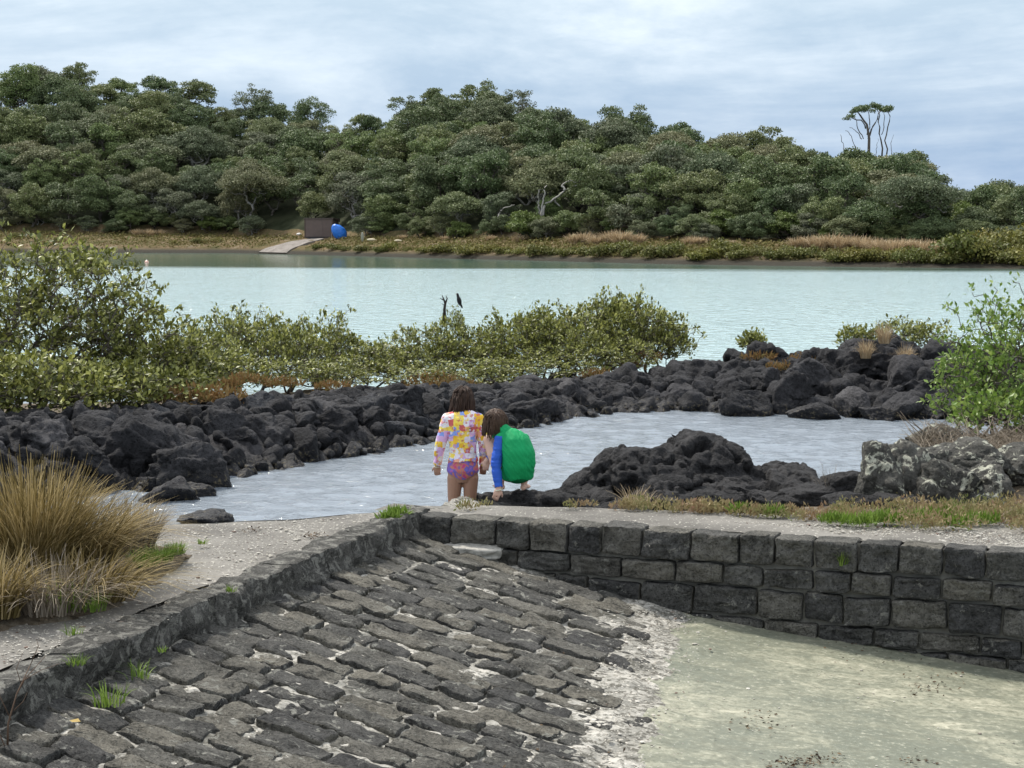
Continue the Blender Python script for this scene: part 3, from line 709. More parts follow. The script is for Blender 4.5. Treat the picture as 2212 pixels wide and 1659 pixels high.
for _ in range(300):
    s_ = br.uniform(.35, len(BW) - 1.35); c = crest(s_); d = crest(s_ + .05) - crest(s_ - .05); d = d[:2] / np.linalg.norm(d[:2]); nrm = np.array([d[1], -d[0]])
    q = br.triangular(-.75, 1.05, .35); h = c[3] * .9 * (1 - abs(q) ** 2.2); xy = c[:2] + nrm * q * c[2]
    size = br.choice([.10, .12, .145, .17, .20, .25]) * (1 if s_ < 4 else 1.05)
    low = q > .72; zz = 'at the waterline' if low else ('on top' if q < .25 else 'on the pool-side slope'); big = 'large' if size > .27 else ('small' if size < .18 else 'medium')
    me = (bps if br.random() < (.35 if 2.2 < s_ < 4 and not low else .08) else bp)[br.randrange(4)] if br.random() < .5 else bp[br.randrange(8)]
    sec = 'left end' if s_ < 2.4 else ('middle' if s_ < 4.2 else 'behind the children')
    put_boulder(me, (xy[0], xy[1], h - size * .35), size * 1.12, f'{big} black lava boulder {zz} of the breakwater, {sec}', f'lava boulders of the breakwater, {sec}', r=br); nb += 1
rbk = Bag(); chunk = [poly_rock(900 + i, 8, 3, .05) for i in range(6)]
for _ in range(750):
    s_ = br.uniform(.2, len(BW) - 1.2); c = crest(s_); d = crest(s_ + .05) - crest(s_ - .05); d = d[:2] / np.linalg.norm(d[:2]); nrm = np.array([d[1], -d[0]])
    q = br.uniform(-.8, 1.12); h = c[3] * .9 * (1 - abs(q) ** 2.2); xy = c[:2] + nrm * q * c[2]; z_ = br.uniform(.06, .13); V, Fc = chunk[br.randrange(6)]
    V = rand_rot(V * [z_ * br.uniform(.9, 1.5), z_, z_ * br.uniform(.6, 1)], br) + [xy[0], xy[1], h + .02]; rbk.add(V, Fc)
o = rbk.build('rubble', M['lava']); tag(o, 'small black lava rubble filling the gaps of the breakwater', 'rubble', kind='stuff')
# distinctive large breakwater rocks
for u, v, s_, Yd, lb, sd in [(300, 985, .75, 20.9, 'big smooth black lava mass at the left waterline of the pool', 201), (420, 1010, .62, 20.6, 'overhanging dark lava block dipping into the pool, left', 202), (560, 955, .62, 22.9, 'broad dark lava block at the water in mid breakwater', 203), (690, 940, .55, 24.1, 'dark barnacled lava block where the breakwater meets open pool', 204), (880, 872, .36, 25.6, 'pointed pyramid-shaped lava boulder left of the girl’s head', 205), (850, 915, .42, 25.3, 'rounded dark lava boulder at the water left of the girl', 206), (770, 895, .36, 25.4, 'squarish black lava boulder near the breakwater top', 207), (480, 935, .42, 22.6, 'tilted slab-sided lava block on the left breakwater', 208), (110, 960, .5, 20.7, 'grey-topped lava boulder at the far left above the tussock', 209), (190, 1000, .42, 20.3, 'pale grey lava block just right of the tussock tips', 210)]:
    V, Fc = poly_rock(sd, 13, 5, .12, ridg=.03); o = link('lava_block', npmesh('lava_block', V, Fc), M['lava']); p = at(u, v, Yd); o.location = tuple(p); s_ *= .68; o.scale = (s_ * 1.2, s_ * .9, s_ * .85); o.rotation_euler = (.2, .1, sd); tag(o, lb, 'rock')
# rocks in the pool
for u, v, s_, lb, sd in [(372, 1078, .26, 'jagged black rock standing in the pool off the left rocks', 221), (438, 1131, .22, 'low shell-crusted rock awash by the concrete edge', 222), (330, 1060, .2, 'pale grey rock beside the jagged one at the left waterline', 223), (425, 1072, .14, 'small dark rock right of the jagged one', 224)]:
    V, Fc = poly_rock(sd, 10, 4, .12); o = link('pool_rock', npmesh('pool_rock', V, Fc), M['lava_shell'] if sd == 222 else M['lava']); p = on(u, v, 0.0); p[2] = .03; o.location = tuple(p); o.scale = (s_ * 1.2, s_, s_ * (.45 if sd == 222 else .8)); tag(o, lb, 'rock')

# ------------------------------------------------------------------ right lava ridge (fused flow)
def lava_mass(name, blobs, voxel, amp, mat, label, seed, cat='rock', strata=0.0, pits=0.0, fs=1.8):
    parts = []
    for i, (c, s, rz) in enumerate(blobs):
        V, Fc = poly_rock(seed + i, 12, 3, .08); V = rotz(V * s, rz) + c; parts.append((V, Fc))
    V, Q, N = fuse(parts, voxel)
    base = np.array([np.mean(V[:, 0]), np.mean(V[:, 1]), 0])
    n1 = fbm(V, 1.6, 6, .55, True) - .4; n2 = fbm(V + 9, 6, 4, .55)
    V2 = V + N * (amp * n1 * .3 + amp * .2 * n2 + facet(V, fs, amp * 1.1, amp * .4, amp * .5, seed) + facet(V, fs * 3, amp * .3, amp * .12, amp * .2, seed + 1))[:, None]
    if strata:
        ph = V[:, 2] * 9 + 2.2 * fbm(V, .9, 3) + V[:, 0] * .6
        V2 += N * [1, 1, .2] * (strata * (np.abs(np.mod(ph, 1.0) - .5) * 2 - .5))[:, None]
    if pits:
        p = fbm(V + 31, 7.0, 2, .5); V2 -= N * (pits * np.clip(p - .28, 0, .3) * 3)[:, None]
    o = link(name, npmesh(name, V2 - base, Q), mat); o.location = tuple(base); tag(o, label, cat); return o
rr_ = random.Random(77)
def ridge_blobs(tab, n, rad, jy):
    out = []
    for _ in range(n):
        k = rr_.random(); x = np.interp(k, np.linspace(0, 1, len(tab)), [t_[0] for t_ in tab]); y = np.interp(k, np.linspace(0, 1, len(tab)), [t_[1] for t_ in tab]); h = np.interp(k, np.linspace(0, 1, len(tab)), [t_[2] for t_ in tab])
        off = rr_.uniform(-1, 1); s = rr_.uniform(.6, 1.2) * rad
        z = h * (1 - .75 * abs(min(off, 0)) ** 1.3) - s * .75 if off < 0 else h * (1 - .5 * off) - s * .75
        out.append((np.array([x + rr_.uniform(-.3, .3), y + off * jy, z * rr_.uniform(.6, 1.0)]), np.array([s * rr_.uniform(1.1, 1.8), s * rr_.uniform(.9, 1.3), s * .75]), rr_.uniform(-.5, .5)))
    return out
tab = [(.6, 30.4, .15), (1.6, 30.8, .28), (2.6, 31.2, .45), (4.2, 31.4, .66), (5.6, 31.2, .85), (7.2, 30.8, .9), (8.8, 30.4, .8), (11, 30, .75)]
bl = ridge_blobs(tab, 95, .55, 2.0)
for u, v, Yd, s in [(1500, 805, 31.5, .7), (1600, 800, 31.5, .7), (1660, 752, 32.3, .33), (1640, 762, 32.4, .4), (1900, 760, 31.2, .75), (2000, 770, 31, .65), (1800, 800, 31, .6), (1700, 860, 29.4, .6), (1640, 880, 28.9, .5), (1800, 880, 28.9, .5), (1900, 860, 29.2, .7), (2040, 840, 29.6, .7), (1400, 825, 31, .6), (1300, 840, 30.4, .5), (1230, 860, 29.7, .5), (2100, 880, 28.4, .4), (1980, 890, 28.6, .4), (1870, 745, 31.6, .4), (1950, 742, 31.6, .45), (2030, 752, 31.3, .4)]:
    p = at(u, v, Yd); bl.append((p + np.array([0, 0, -s * .46]), np.array([s * 1.4, s, s * .6]), rr_.uniform(-.4, .4)))
lava_mass('lava_ridge', bl, .05, .16, M['lava'], 'long layered black lava ridge closing the far right side of the pool', 300, strata=.05, fs=1.5)
# big boulders leaning on the ridge front
for u, v, s_, Yd, sd in [(1610, 872, .45, 28.6, 0), (1700, 850, .55, 28.9, 1), (1760, 892, .35, 28.0, 2), (1840, 870, .42, 28.3, 3), (1890, 888, .3, 27.8, 4), (1950, 875, .4, 28.0, 5), (2010, 890, .3, 27.8, 6), (1580, 845, .35, 29.6, 7), (1480, 848, .35, 30.2, 8), (1660, 815, .4, 30, 9), (1740, 800, .45, 30.1, 10), (1950, 810, .5, 29.8, 11), (2060, 880, .3, 27.8, 12), (2110, 895, .26, 27.5, 13)]:
    p = at(u, v, Yd); o = put_boulder(bp[sd % 8], tuple(p - np.array([0, 0, .08])), s_ * .72, '', 'boulders against the right lava ridge', r=rr_)
    o['label'] = 'angular lava boulder leaning on the ' + ('waterside foot' if v > 865 else 'upper face') + ' of the right ridge, ' + ('near its left end' if u < 1650 else 'toward the middle' if u < 1900 else 'beside the leafy bush')
# ------------------------------------------------------------------ foreground lava outcrop
W_ = lambda u, v, Yd: at(u, v, Yd)
bl = []
for u, v, Yd, sx, sy, sz in [(1290, 1085, 16.6, .55, .6, .3), (1345, 1040, 16.9, .42, .5, .38), (1375, 1015, 17.0, .25, .4, .36), (1400, 1050, 16.6, .45, .5, .35), (1330, 1010, 17.1, .16, .3, .22), (1460, 1000, 17.3, .2, .4, .28), (1500, 985, 17.3, .28, .45, .28), (1530, 1000, 17.2, .38, .5, .3), (1480, 1050, 16.9, .5, .6, .3), (1570, 1040, 17.0, .5, .6, .24), (1650, 1050, 17.0, .5, .55, .22), (1700, 1040, 17.2, .28, .5, .26), (1665, 1035, 17.2, .14, .3, .18), (1740, 1065, 17.0, .3, .5, .2), (1400, 1095, 16.0, .5, .5, .25), (1500, 1095, 16.1, .55, .5, .22), (1600, 1090, 16.3, .5, .5, .2), (1420, 1080, 15.9, .3, .3, .2), (1550, 1120, 16.4, 1.2, .7, .35), (1250, 1100, 16.5, .4, .5, .2)]:
    bl.append((at(u, v, Yd) + np.array([0, 0, -.04]), np.array([sx * .92, sy * .95, sz * .92]), 0.0))
lava_mass('lava_outcrop', bl, .025, .045, M['lava_near'], 'jagged two-humped black lava outcrop in the pool right of the children', 400, strata=.02, pits=.14, fs=2.6)
bl = [(np.array([.06, 15.30, .55]), np.array([.44, .34, .225]), 0.0), (np.array([.30, 15.35, .48]), np.array([.36, .32, .20]), 0.2), (np.array([-.13, 15.0, .50]), np.array([.24, .24, .15]), 0.0), (np.array([.10, 14.9, .40]), np.array([.5, .3, .22]), 0.0), (np.array([.52, 15.4, .46]), np.array([.34, .3, .18]), 0.1), (np.array([.1, 15.3, .2]), np.array([.8, .6, .42]), 0.2), (np.array([.7, 15.6, .35]), np.array([.5, .45, .25]), 0.2)]
lava_mass('perch_rock', bl, .022, .03, M['lava_near'], 'low rounded dark rock the crouching child squats on', 430, strata=.015, pits=.05, fs=5.0)
# right shore: soil bank with lichened rocks
def right_bank():
    nx, ny = 90, 90; xs = np.linspace(1.2, 14, nx); ys = np.linspace(12.2, 27, ny); A, B = np.meshgrid(xs, ys, indexing='ij'); A = A.ravel(); B = B.ravel()
    # edge line of the land: from (1.2,14.2) to (5.2,19.6), then on to (9,26)
    ex = np.interp(B, [12, 14.3, 15.4, 16.6, 17.6, 19.6, 23, 27], [-1.0, 1.5, 2.9, 3.4, 3.9, 4.75, 6.6, 9.5])
    d = A - ex
    h = -.7 + 1.36 * np.clip((d + .5) / .8, 0, 1) ** .6 + .55 * np.clip((d - .2) / 2.2, 0, 1) * np.clip((B - 15.0) / 2.0, 0, 1)
    h = np.where(B < 14.2, np.minimum(h, .72), h)
    P = np.stack([A, B, h], 1); P[:, 2] += .05 * fbm(P * [1, 1, 0], 2.2, 4)
    G = grid(nx, ny); C00 = np.array([-.65, 13.5]); k_ = (((P[:, :2] - C00) @ np.array([-.3637, -.9315])) < -.45)[G].all(1); P[:, 2] = np.where(P[:, 1] < 14.0, np.minimum(P[:, 2], .70), P[:, 2])
    o = link('shore_bank', npmesh('shore_bank', P, G[k_]), M['soil']); tag(o, kind='structure')
    return lambda x, y: float(np.interp(0, [0], [0]))
right_bank()
def lrock(u, v, Yd, s, seed, label, mat='lichen_rock', rough=.10, sq=(1, .9, 1)):
    s = (s[0] * 1.05, s[1] * .95, s[2] * .82)
    V, Fc = poly_rock(seed, 11, 5, rough, ridg=.03); p = at(u, v, Yd); V = rotz(V * np.array(s), seed); o = link('lichened_rock', npmesh('lichened_rock', V, Fc), M[mat]); o.location = tuple(p); tag(o, label, 'rock'); return o
lrock(1900, 1048, 15.0, (.24, .25, .34), 501, 'upright grey rock with a pale lichen cap, leftmost of the right-bank rocks')
lrock(1955, 1050, 15.2, (.2, .25, .36), 502, 'lichen-crusted rock in the middle of the right-bank rocks')
lrock(2010, 1068, 15.0, (.22, .25, .3), 503, 'dark grey block below the lichen-crusted rocks')
lrock(2062, 1062, 14.9, (.24, .25, .32), 504, 'brown-grey rock under a round pale lichen rosette')
lrock(2130, 1068, 14.9, (.26, .25, .33), 505, 'rightmost lichened rock by the picture edge')
lrock(2030, 1010, 15.8, (.3, .25, .25), 506, 'pale lichen-topped rock behind the block row')
lrock(2030, 942, 18.2, (.26, .3, .16), 507, 'pale encrusted rock at the pool edge below the leafy bush')
lrock(1855, 1100, 14.9, (.28, .25, .14), 508, 'flat dark rock lying in the red weeds', 'lava_near')
lrock(1960, 1105, 14.7, (.32, .25, .16), 509, 'low dark slab at the foot of the lichened rocks', 'lava_near')
lrock(1830, 1060, 15.6, (.2, .25, .16), 510, 'small dark rock between the outcrop and the lichened rocks', 'lava_near')
lrock(1985, 1000, 15.7, (.25, .25, .2), 513, 'pale-crusted rock wedged behind the lichen caps')
lrock(2100, 1000, 15.6, (.28, .25, .2), 514, 'lichen-spotted rock under the edge of the dry brush')
lrock(1880, 1085, 15.2, (.2, .2, .16), 515, 'small rusty-grey rock at the foot of the leftmost lichened rock')
lrock(2185, 1010, 15.6, (.3, .3, .22), 511, 'half-buried lichened rock under the dry twigs')
lrock(1770, 1085, 15.6, (.3, .3, .14), 512, 'low dark rock at the right end of the lava outcrop', 'lava_near')

# ------------------------------------------------------------------ mangroves
def mangrove(seed, W=.85, H=1.25, ntip=170, leaf='mangrove_leaf', ls=.078, nleaf=14, shape=None, open_=.0, name='mangrove_bush', zmin=.3):
    r = np.random.default_rng(seed)
    d = sph(ntip * 4, r); d = d[d[:, 2] > -.35][:ntip]
    lump = 1 + .28 * fbm(d * 1.5 + seed, 1, 3)
    rad = r.uniform(.55, 1.0, len(d)) ** .6 * lump
    rad = rad * (1 + .25 * (r.random(len(rad)) < .12))
    P = d * rad[:, None] * [W, W * .8, H * (1 - zmin) * .62]; P[:, 2] += H * (zmin + (1 - zmin) * .4)
    if shape: P = shape(P, r)
    mids = P[r.random(len(P)) < .35] * [.55, .55, .7] + r.normal(size=(1, 3)) * .03
    B, Q, kids, rr = skeleton([0, 0, -.1], np.concatenate([P, mids]), r, tip=.004, power=2.2, k=4, wig=.12)
    tips = Q[kids <= 1]
    C = np.repeat(tips, nleaf, 0); n = len(C); cd = C - np.array([0, 0, H * .35]); cd /= np.linalg.norm(cd, axis=1)[:, None]
    C = C + r.normal(size=(n, 3)) * .042
    D = r.normal(size=(n, 3)) + cd * .7 + [0, 0, .5]; N = r.normal(size=(n, 3)) * .6 + [0, 0, .9] + cd * .4
    L = ls * r.uniform(.6, 1.25, n)
    root = empty(name); Lb = Bag(); Lb.add(*leaves(C, D, N, L, L * r.uniform(.45, .65, n)))
    Lb.build('foliage', M[leaf], root, smooth=False); B.build('branches', M['bark'], root)
    return root
mg = [mangrove(600 + i, W=w, H=h, ntip=190, nleaf=13) for i, (w, h) in enumerate([(.85, 1.2), (.95, 1.1), (.8, 1.3), (1.0, 1.25)])]
mused = [0] * 4; mr = random.Random(3)
HEDGE = [(430, 745, 29.5), (500, 700, 31.5), (560, 705, 31.8), (620, 730, 31), (690, 705, 32), (745, 745, 32), (800, 765, 31.5), (850, 755, 32), (905, 725, 32.5), (978, 702, 33), (1010, 742, 33), (1060, 735, 32.5), (1120, 705, 33), (1170, 695, 33.5), (1220, 705, 33), (1265, 690, 34), (1310, 668, 34), (1355, 670, 34.5), (1405, 690, 34.5), (1435, 720, 34.8),
         (470, 780, 29), (540, 790, 29.5), (720, 790, 30.2), (880, 795, 30.8), (1000, 790, 31), (1090, 785, 31.4), (1180, 770, 32), (1260, 755, 32.4), (1350, 745, 33), (640, 790, 30)]
lbl = {4: 'rounded mangrove bush with one tall reddish shoot', 9: 'tallest mid-hedge mangrove, the one the bird perches on', 17: 'high yellow-green mangrove crown near the right end of the hedge', 19: 'last mangrove at the right end of the hedge, overhanging open water'}
for i, (u, vt, Yd) in enumerate(HEDGE):
    k = mr.randrange(4); t_ = copy_tree(mg[k]) if mused[k] else mg[k]; mused[k] = 1
    top = at(u, vt, Yd); z0 = .12; Hh = [1.2, 1.1, 1.3, 1.25][k]; sz = (top[2] - z0) / (Hh * .88); sx = mr.uniform(.75, .98) * (.7 if i in (9, 19) else 1)
    t_.location = (top[0], top[1], z0); t_.scale = (sx, sx, sz); t_.rotation_euler = (0, 0, mr.uniform(0, 6.3))
    t_['category'] = 'bush'; t_['group'] = 'mangroves in the hedge behind the breakwater'
    sec = 'left part of the hedge' if u < 720 else ('stretch behind the children' if u < 1100 else 'right part of the hedge')
    t_['label'] = lbl.get(i, ('low front mangrove bush in the ' if i >= 20 else 'waist-high back-row mangrove bush in the ') + sec)
# ground under the mangroves
P = []; xs = np.linspace(-14, 5.5, 80); ys = np.linspace(24, 37, 50); A, B = np.meshgrid(xs, ys, indexing='ij'); A = A.ravel(); B = B.ravel()
cy = np.interp(A, [-14, -6, -3, 0, 3, 5], [26, 27.5, 29.8, 31.8, 33.5, 34.0]); h = .22 * (1 - ((B - cy) / 2.6) ** 2); P = np.stack([A, B, h], 1); P[:, 2] += .05 * fbm(P, 1.5, 3)
o = link('mudflat', npmesh('mudflat', P, grid(80, 50)), M['soil']); tag(o, kind='structure')
# left tall mangroves
def shape_open(P, r):
    return P
for j, (u, vt, vb, Yd, W, nt, lb) in enumerate([(60, 515, 900, 24.5, 1.35, 330, 'tallest mangrove tree, leafy and open, at the left edge of the lagoon'), (185, 530, 900, 24.8, .95, 240, 'upright mangrove tree with a bare forked limb beside the tallest one'), (-60, 560, 900, 24.2, 1.2, 250, 'leaning mangrove tree cut off by the left picture edge'),
        (300, 668, 880, 25.2, .95, 260, 'broad rounded mangrove stepping down right of the tall trees'), (375, 735, 870, 25.8, .7, 200, 'low mangrove joining the tall trees to the hedge'), (70, 765, 915, 22.6, 1.05, 260, 'dense yellow-green mangrove at the foot of the tall trees, far left'), (215, 790, 900, 23.4, .9, 240, 'dense low mangrove filling the gap below the forked limb'), (-60, 770, 930, 22.2, .9, 200, 'low dense mangrove at the left picture edge'), (340, 800, 880, 24.6, .75, 200, 'low green mangrove above the orange ground plants')]):
    base = at(u, vb, Yd); top = at(u, vt, Yd); H = (top[2] - base[2]) * 1.0
    t_ = mangrove(650 + j, W=W, H=H, ntip=nt, nleaf=12, ls=.085, zmin=.18 if H < 1.6 else .22, name='mangrove_tree' if H > 2 else 'mangrove_bush'); t_.location = tuple(base); tag(t_, lb, 'tree' if H > 2 else 'bush')
# right leafy bush
for j, (u, vt, vb, Yd, W, nt, lb) in enumerate([(2185, 620, 935, 20.0, .75, 200, 'tall bright green leafy bush at the right picture edge'), (2130, 690, 930, 20.4, .5, 90, 'thin bright green bush with long twigs over the lava ridge'), (2100, 760, 930, 20.2, .42, 90, 'short bright green bush leaning toward the pool'), (2170, 850, 940, 19.2, .5, 120, 'low yellow-green bush at the foot of the leafy one'), (2260, 650, 950, 19.6, .8, 180, 'leafy bush partly outside the right edge')]):
    base = at(u, vb, Yd); top = at(u, vt, Yd); t_ = mangrove(690 + j, W=W, H=(top[2] - base[2]) * .95, ntip=nt, nleaf=9, ls=.07, leaf='bush_leaf', zmin=.08, name='leafy_bush'); t_.location = tuple(base); tag(t_, lb, 'bush')
# small bushes behind the ridge
for j, (u, vt, Yd, W, H, lb) in enumerate([(1628, 722, 33.0, .22, .35, 'tiny mangrove sprig on the left knob of the lava ridge'), (1850, 712, 32.6, .35, .5, 'small pale-leaved bush behind the ridge top, left'), (1935, 692, 32.6, .5, .65, 'pale-leaved bush behind the ridge top, centre'), (2010, 705, 32.4, .45, .55, 'pale-leaved bush behind the ridge top next to the leafy bush')]):
    top = at(u, vt, Yd); t_ = mangrove(710 + j, W=W, H=H, ntip=70, nleaf=9, leaf='mangrove_leaf', name='ridge_bush'); t_.location = (top[0], top[1], top[2] - H); tag(t_, lb, 'bush')
# dead stub, bird
def stub_and_bird():
    b = at(961, 690, 33.0); B = Bag()
    def q(u, v, dy=0): p = at(u, v, 33.0) - b; p[1] = dy; return p
    B.add(*tube([q(961, 700), q(960, 668), q(962, 655), q(958, 645), q(955, 638)], [.035, .028, .024, .014, .006], 6))
    B.add(*tube([q(962, 656), q(966, 645), q(963, 638)], [.02, .012, .005], 6)); B.add(*tube([q(958, 648), q(950, 644)], [.012, .004], 6)); B.add(*tube([q(961, 660), q(953, 655)], [.01, .003], 6))
    o = B.build('dead_stub', M['dark_bark']); o.location = tuple(b); tag(o, 'dead forked branch stub rising out of the mangrove beside the bird', 'branch')
    p = at(992, 660, 33.0); blk = plain('black_feathers', (.012, .012, .013), .5, .3, 30, .3)
    V, Fc = ICO[3]; V = V * [1, 1, 1]
    def ell(c, s, tilt=0):
        P = V * s; cs, sn = math.cos(tilt), math.sin(tilt); return np.stack([P[:, 0] * cs + P[:, 2] * sn, P[:, 1], -P[:, 0] * sn + P[:, 2] * cs], 1) + c, Fc
    parts = [ell([0, 0, .085], [.042, .045, .085], -.25), ell([-.022, 0, .16], [.026, .026, .05], -.15), ell([-.03, -.004, .205], [.021, .025, .02]), ell([.03, 0, .01], [.02, .016, .07], -.45)]
    A, Q, N = fuse(parts, .006, 2); root = empty('cormorant', tuple(p)); tag(root, 'small black cormorant perched upright on the mangrove top', 'bird')
    link('body', npmesh('body', A, Q), blk, root)
    B = Bag(); B.add(*tube([[-.045, -.01, .207], [-.075, -.02, .203]], [.006, .002], 6)); B.build('beak', plain('horn_beak', (.25, .2, .12)), root)
    for s_ in (-1, 1):
        B = Bag(); B.add(*ell([.006 + .0, s_ * .036, .08], [.03, .012, .075], -.3)); B.F = [np.concatenate([f, f[:, :1]], 1) for f in B.F]
        Vv, Ff, _ = B.arrays(); link('wing', npmesh('wing', Vv, Ff[:, :3]), blk, root)
        B = Bag(); B.add(*tube([[-.005, s_ * .018, .02], [-.005, s_ * .018, -.02], [-.03, s_ * .022, -.022]], [.006, .005, .003], 6)); B.build('foot', plain('dark_foot', (.05, .045, .04)), root)
stub_and_bird()
# orange ground plants on breakwater / ridge (ground cover)
def cover(name, spots, mat, label, seed, per=260, h=.14, r0=.28, w=.02, L=(.05, .13), up=.9):
    r = np.random.default_rng(seed); Cs = []
    for x, y, z, s in spots:
        m = int(per * s); a = r.uniform(0, 6.28, m); q = np.sqrt(r.random(m)) * r0 * s
        Cs.append(np.stack([x + np.cos(a) * q * 1.3, y + np.sin(a) * q * .7, z + r.uniform(-.02, h, m) * s * (1 - (q / (r0 * s)) ** 2 * .7)], 1))
    C = np.concatenate(Cs); n = len(C); D = r.normal(size=(n, 3)) * .6 + [0, 0, up]; ll = r.uniform(*L, n)
    o = link(name, npmesh(name, *leaves(C, D, r.normal(size=(n, 3)), ll, ll * w * 12), False), M[mat]); tag(o, label, 'ground cover', kind='stuff'); return o
sp = []
for u, v, Yd, s in [(400, 870, 24.0, 1.0), (430, 868, 24.1, 1.1), (465, 866, 24.2, .9), (490, 835, 27.0, .5), (530, 828, 27.3, .7), (610, 835, 27.5, .6), (720, 842, 28.4, .6), (940, 838, 30.2, 1.2), (970, 836, 30.4, .8), (1285, 815, 31.3, .6), (1345, 795, 33, .8), (1380, 780, 33.6, .9), (1640, 778, 32.0, .6), (1690, 800, 31.0, .6), (1740, 782, 31.3, .6), (1010, 845, 30, .6)]:
    p = at(u, v, Yd); sp.append((p[0], p[1], p[2], s))
cover('salt_plants', sp, 'glasswort_far', 'orange-brown salt plants growing on the lava between mangroves and pool', 71, per=420, h=.2, r0=.4)
for u, v, s, lb in [(1870, 760, .45, 'tan grass tuft hanging on the left of the ridge top'), (1955, 768, .4, 'tan grass tuft drooping on the right of the ridge top'), (1910, 728, .5, 'tan grass tuft on the crown of the ridge')]:
    o = clump('grass_tuft', 160, s, .25, 'tan_grass', int(u), .012, droop=.9, base=.08); p = at(u, v + 14, 30.6); o.location = tuple(p); tag(o, lb, 'grass tuft')

# ------------------------------------------------------------------ foreground: stone paved slope, kerb, wall, floor, path
C0 = np.array([-.65, 13.50]); TD = np.array([-.297, -.955]); DD = np.array([.955, -.297])
WALL_DIR = np.array([3.97, -1.55]); WALL_LEN = float(np.linalg.norm(WALL_DIR)); WALL_DIR = WALL_DIR / WALL_LEN
WN = np.array([WALL_DIR[1], -WALL_DIR[0]])           # toward camera side (normal of the wall face)
if WN[1] > 0: WN = -WN
ZT = .81
def slope_w(t): return 1.85 + .147 * t
def slope_z(t, d):
    w = slope_w(t)
    return np.where(d < w, .63 - .41 * d / w, .22 - .09 * (d - w))
def loc(t, d): return C0[0] + TD[0] * t + DD[0] * d, C0[1] + TD[1] * t + DD[1] * d
# mortar bed + silted floor as one sheet, two materials
nt, nd = 420, 300; ts = np.linspace(-1.6, 8.4, nt); ds = np.linspace(-.25, 6.2, nd); A, B = np.meshgrid(ts, ds, indexing='ij'); A = A.ravel(); B = B.ravel()
x, y = loc(A, B); P = np.stack([x, y, slope_z(A, B)], 1)
nz = fbm(P * [1, 1, 0], 3.0, 5, .55); on_s = np.clip((slope_w(A) - B + .25 * fbm(P * [1, 1, 0], 1.1, 3)) / .7, 0, 1)
P[:, 2] += np.where(B < slope_w(A) + .3, .012 * nz + .016 * on_s * fbm(P * [1, 1, 0] + 5, 9, 3), .004 * nz)
sm = (1 - on_s); silt = np.exp(-((B - slope_w(A) - .02) / .38) ** 2)
P[:, 2] += silt * (.020 + .026 * fbm(P * [1, 1, 0] + 9, 2.5, 4))
bnd = slope_w(A) + .14 * fbm(P * [1, 1, 0], 1.7, 5, .6) + .12
mid = (B > bnd).reshape(nt, nd)[:-1, :-1].ravel().astype(int)
t = NT('shelly_mortar', .9, .2); c = t.coords(world=True)
b = t.ramp(t.noise(c, 3.5, 7, .65), [(.34, (.10, .098, .085)), (.44, (.25, .24, .21)), (.52, (.34, .325, .285)), (.60, (.50, .475, .42))])
b = t.mix(t.ramp(t.noise(c, 24, 5, .7), [(.42, .85), (.53, 0.0)]), b, (.075, .07, .055)); b = t.mix(t.ramp(t.noise(c, 38, 2, .5), [(.66, 0.0), (.68, 1.0)]), b, (.62, .58, .5)); t.color(b)
b1 = t.bump(t.noise(c, 9, 7, .65), .9, .03); t.bump(t.noise(c, 55, 4, .6), .8, .008, b1); M['shelly'] = t.m
bed = link('basin_floor', npmesh('basin_floor', P, grid(nt, nd)[:, ::-1], True, mid), [M['shelly'], M['floor']]); tag(bed, kind='structure')
# paving stones
pr = random.Random(12); PS = Bag()
rdir = np.array([.15, .99]); rdir /= np.linalg.norm(rdir)            # (t, d) along a course
cdir = np.array([1.0, -.03]); cdir /= np.linalg.norm(cdir)           # across the courses
pitch = .212
def inside(t, d): return -.25 < t < 8.2 and -.02 < d < slope_w(t) + .08
for row in range(-6, 40):
    o0 = np.array([row * pitch, 0.0])
    s = pr.uniform(-.16, .0)
    while s < 5:
        Lh = pr.uniform(.10, .24); wh = pitch * .5 * pr.uniform(.78, .93); yaw = pr.uniform(-.07, .07)
        c_ = o0 + rdir * (s + Lh) + cdir * pr.uniform(-.012, .012) * 2
        if inside(c_[0], c_[1]):
            V, Fc = rbox((Lh - .006, wh, .07), .016, 12)
            a = V[:, 0]; bb = V[:, 1] + yaw * V[:, 0]
            TDc = c_[None] + a[:, None] * rdir + bb[:, None] * cdir
            x, y = loc(TDc[:, 0], TDc[:, 1]); Q = np.stack([x, y, V[:, 2]], 1)
            jit = fbm(Q + row, 5, 4, .55); Q[:, 0] += .013 * fbm(Q + 40, 9, 3); Q[:, 1] += .013 * fbm(Q + 80, 9, 3)
            cover_ = max(0, (c_[1] - slope_w(c_[0]) + .22)) * .10
            Q[:, 2] += slope_z(TDc[:, 0], TDc[:, 1]) - .054 + .018 * jit + .008 * fbm(Q + 3, 16, 3, .6, True) + pr.uniform(-.012, .012) - cover_ + .05 * pr.uniform(-1, 1) * a / Lh * .25
            xy = Q[:, :2] - C0; dist = xy @ (-WN)      # keep in front of wall
            if dist.max() < .05 - .0 or True:
                if ((Q[:, :2] - C0) @ WN).min() > .0: PS.add(Q, Fc)
        s += 2 * Lh + pr.uniform(.004, .02)
o = PS.build('paving_stones', M['cobble'], bed)
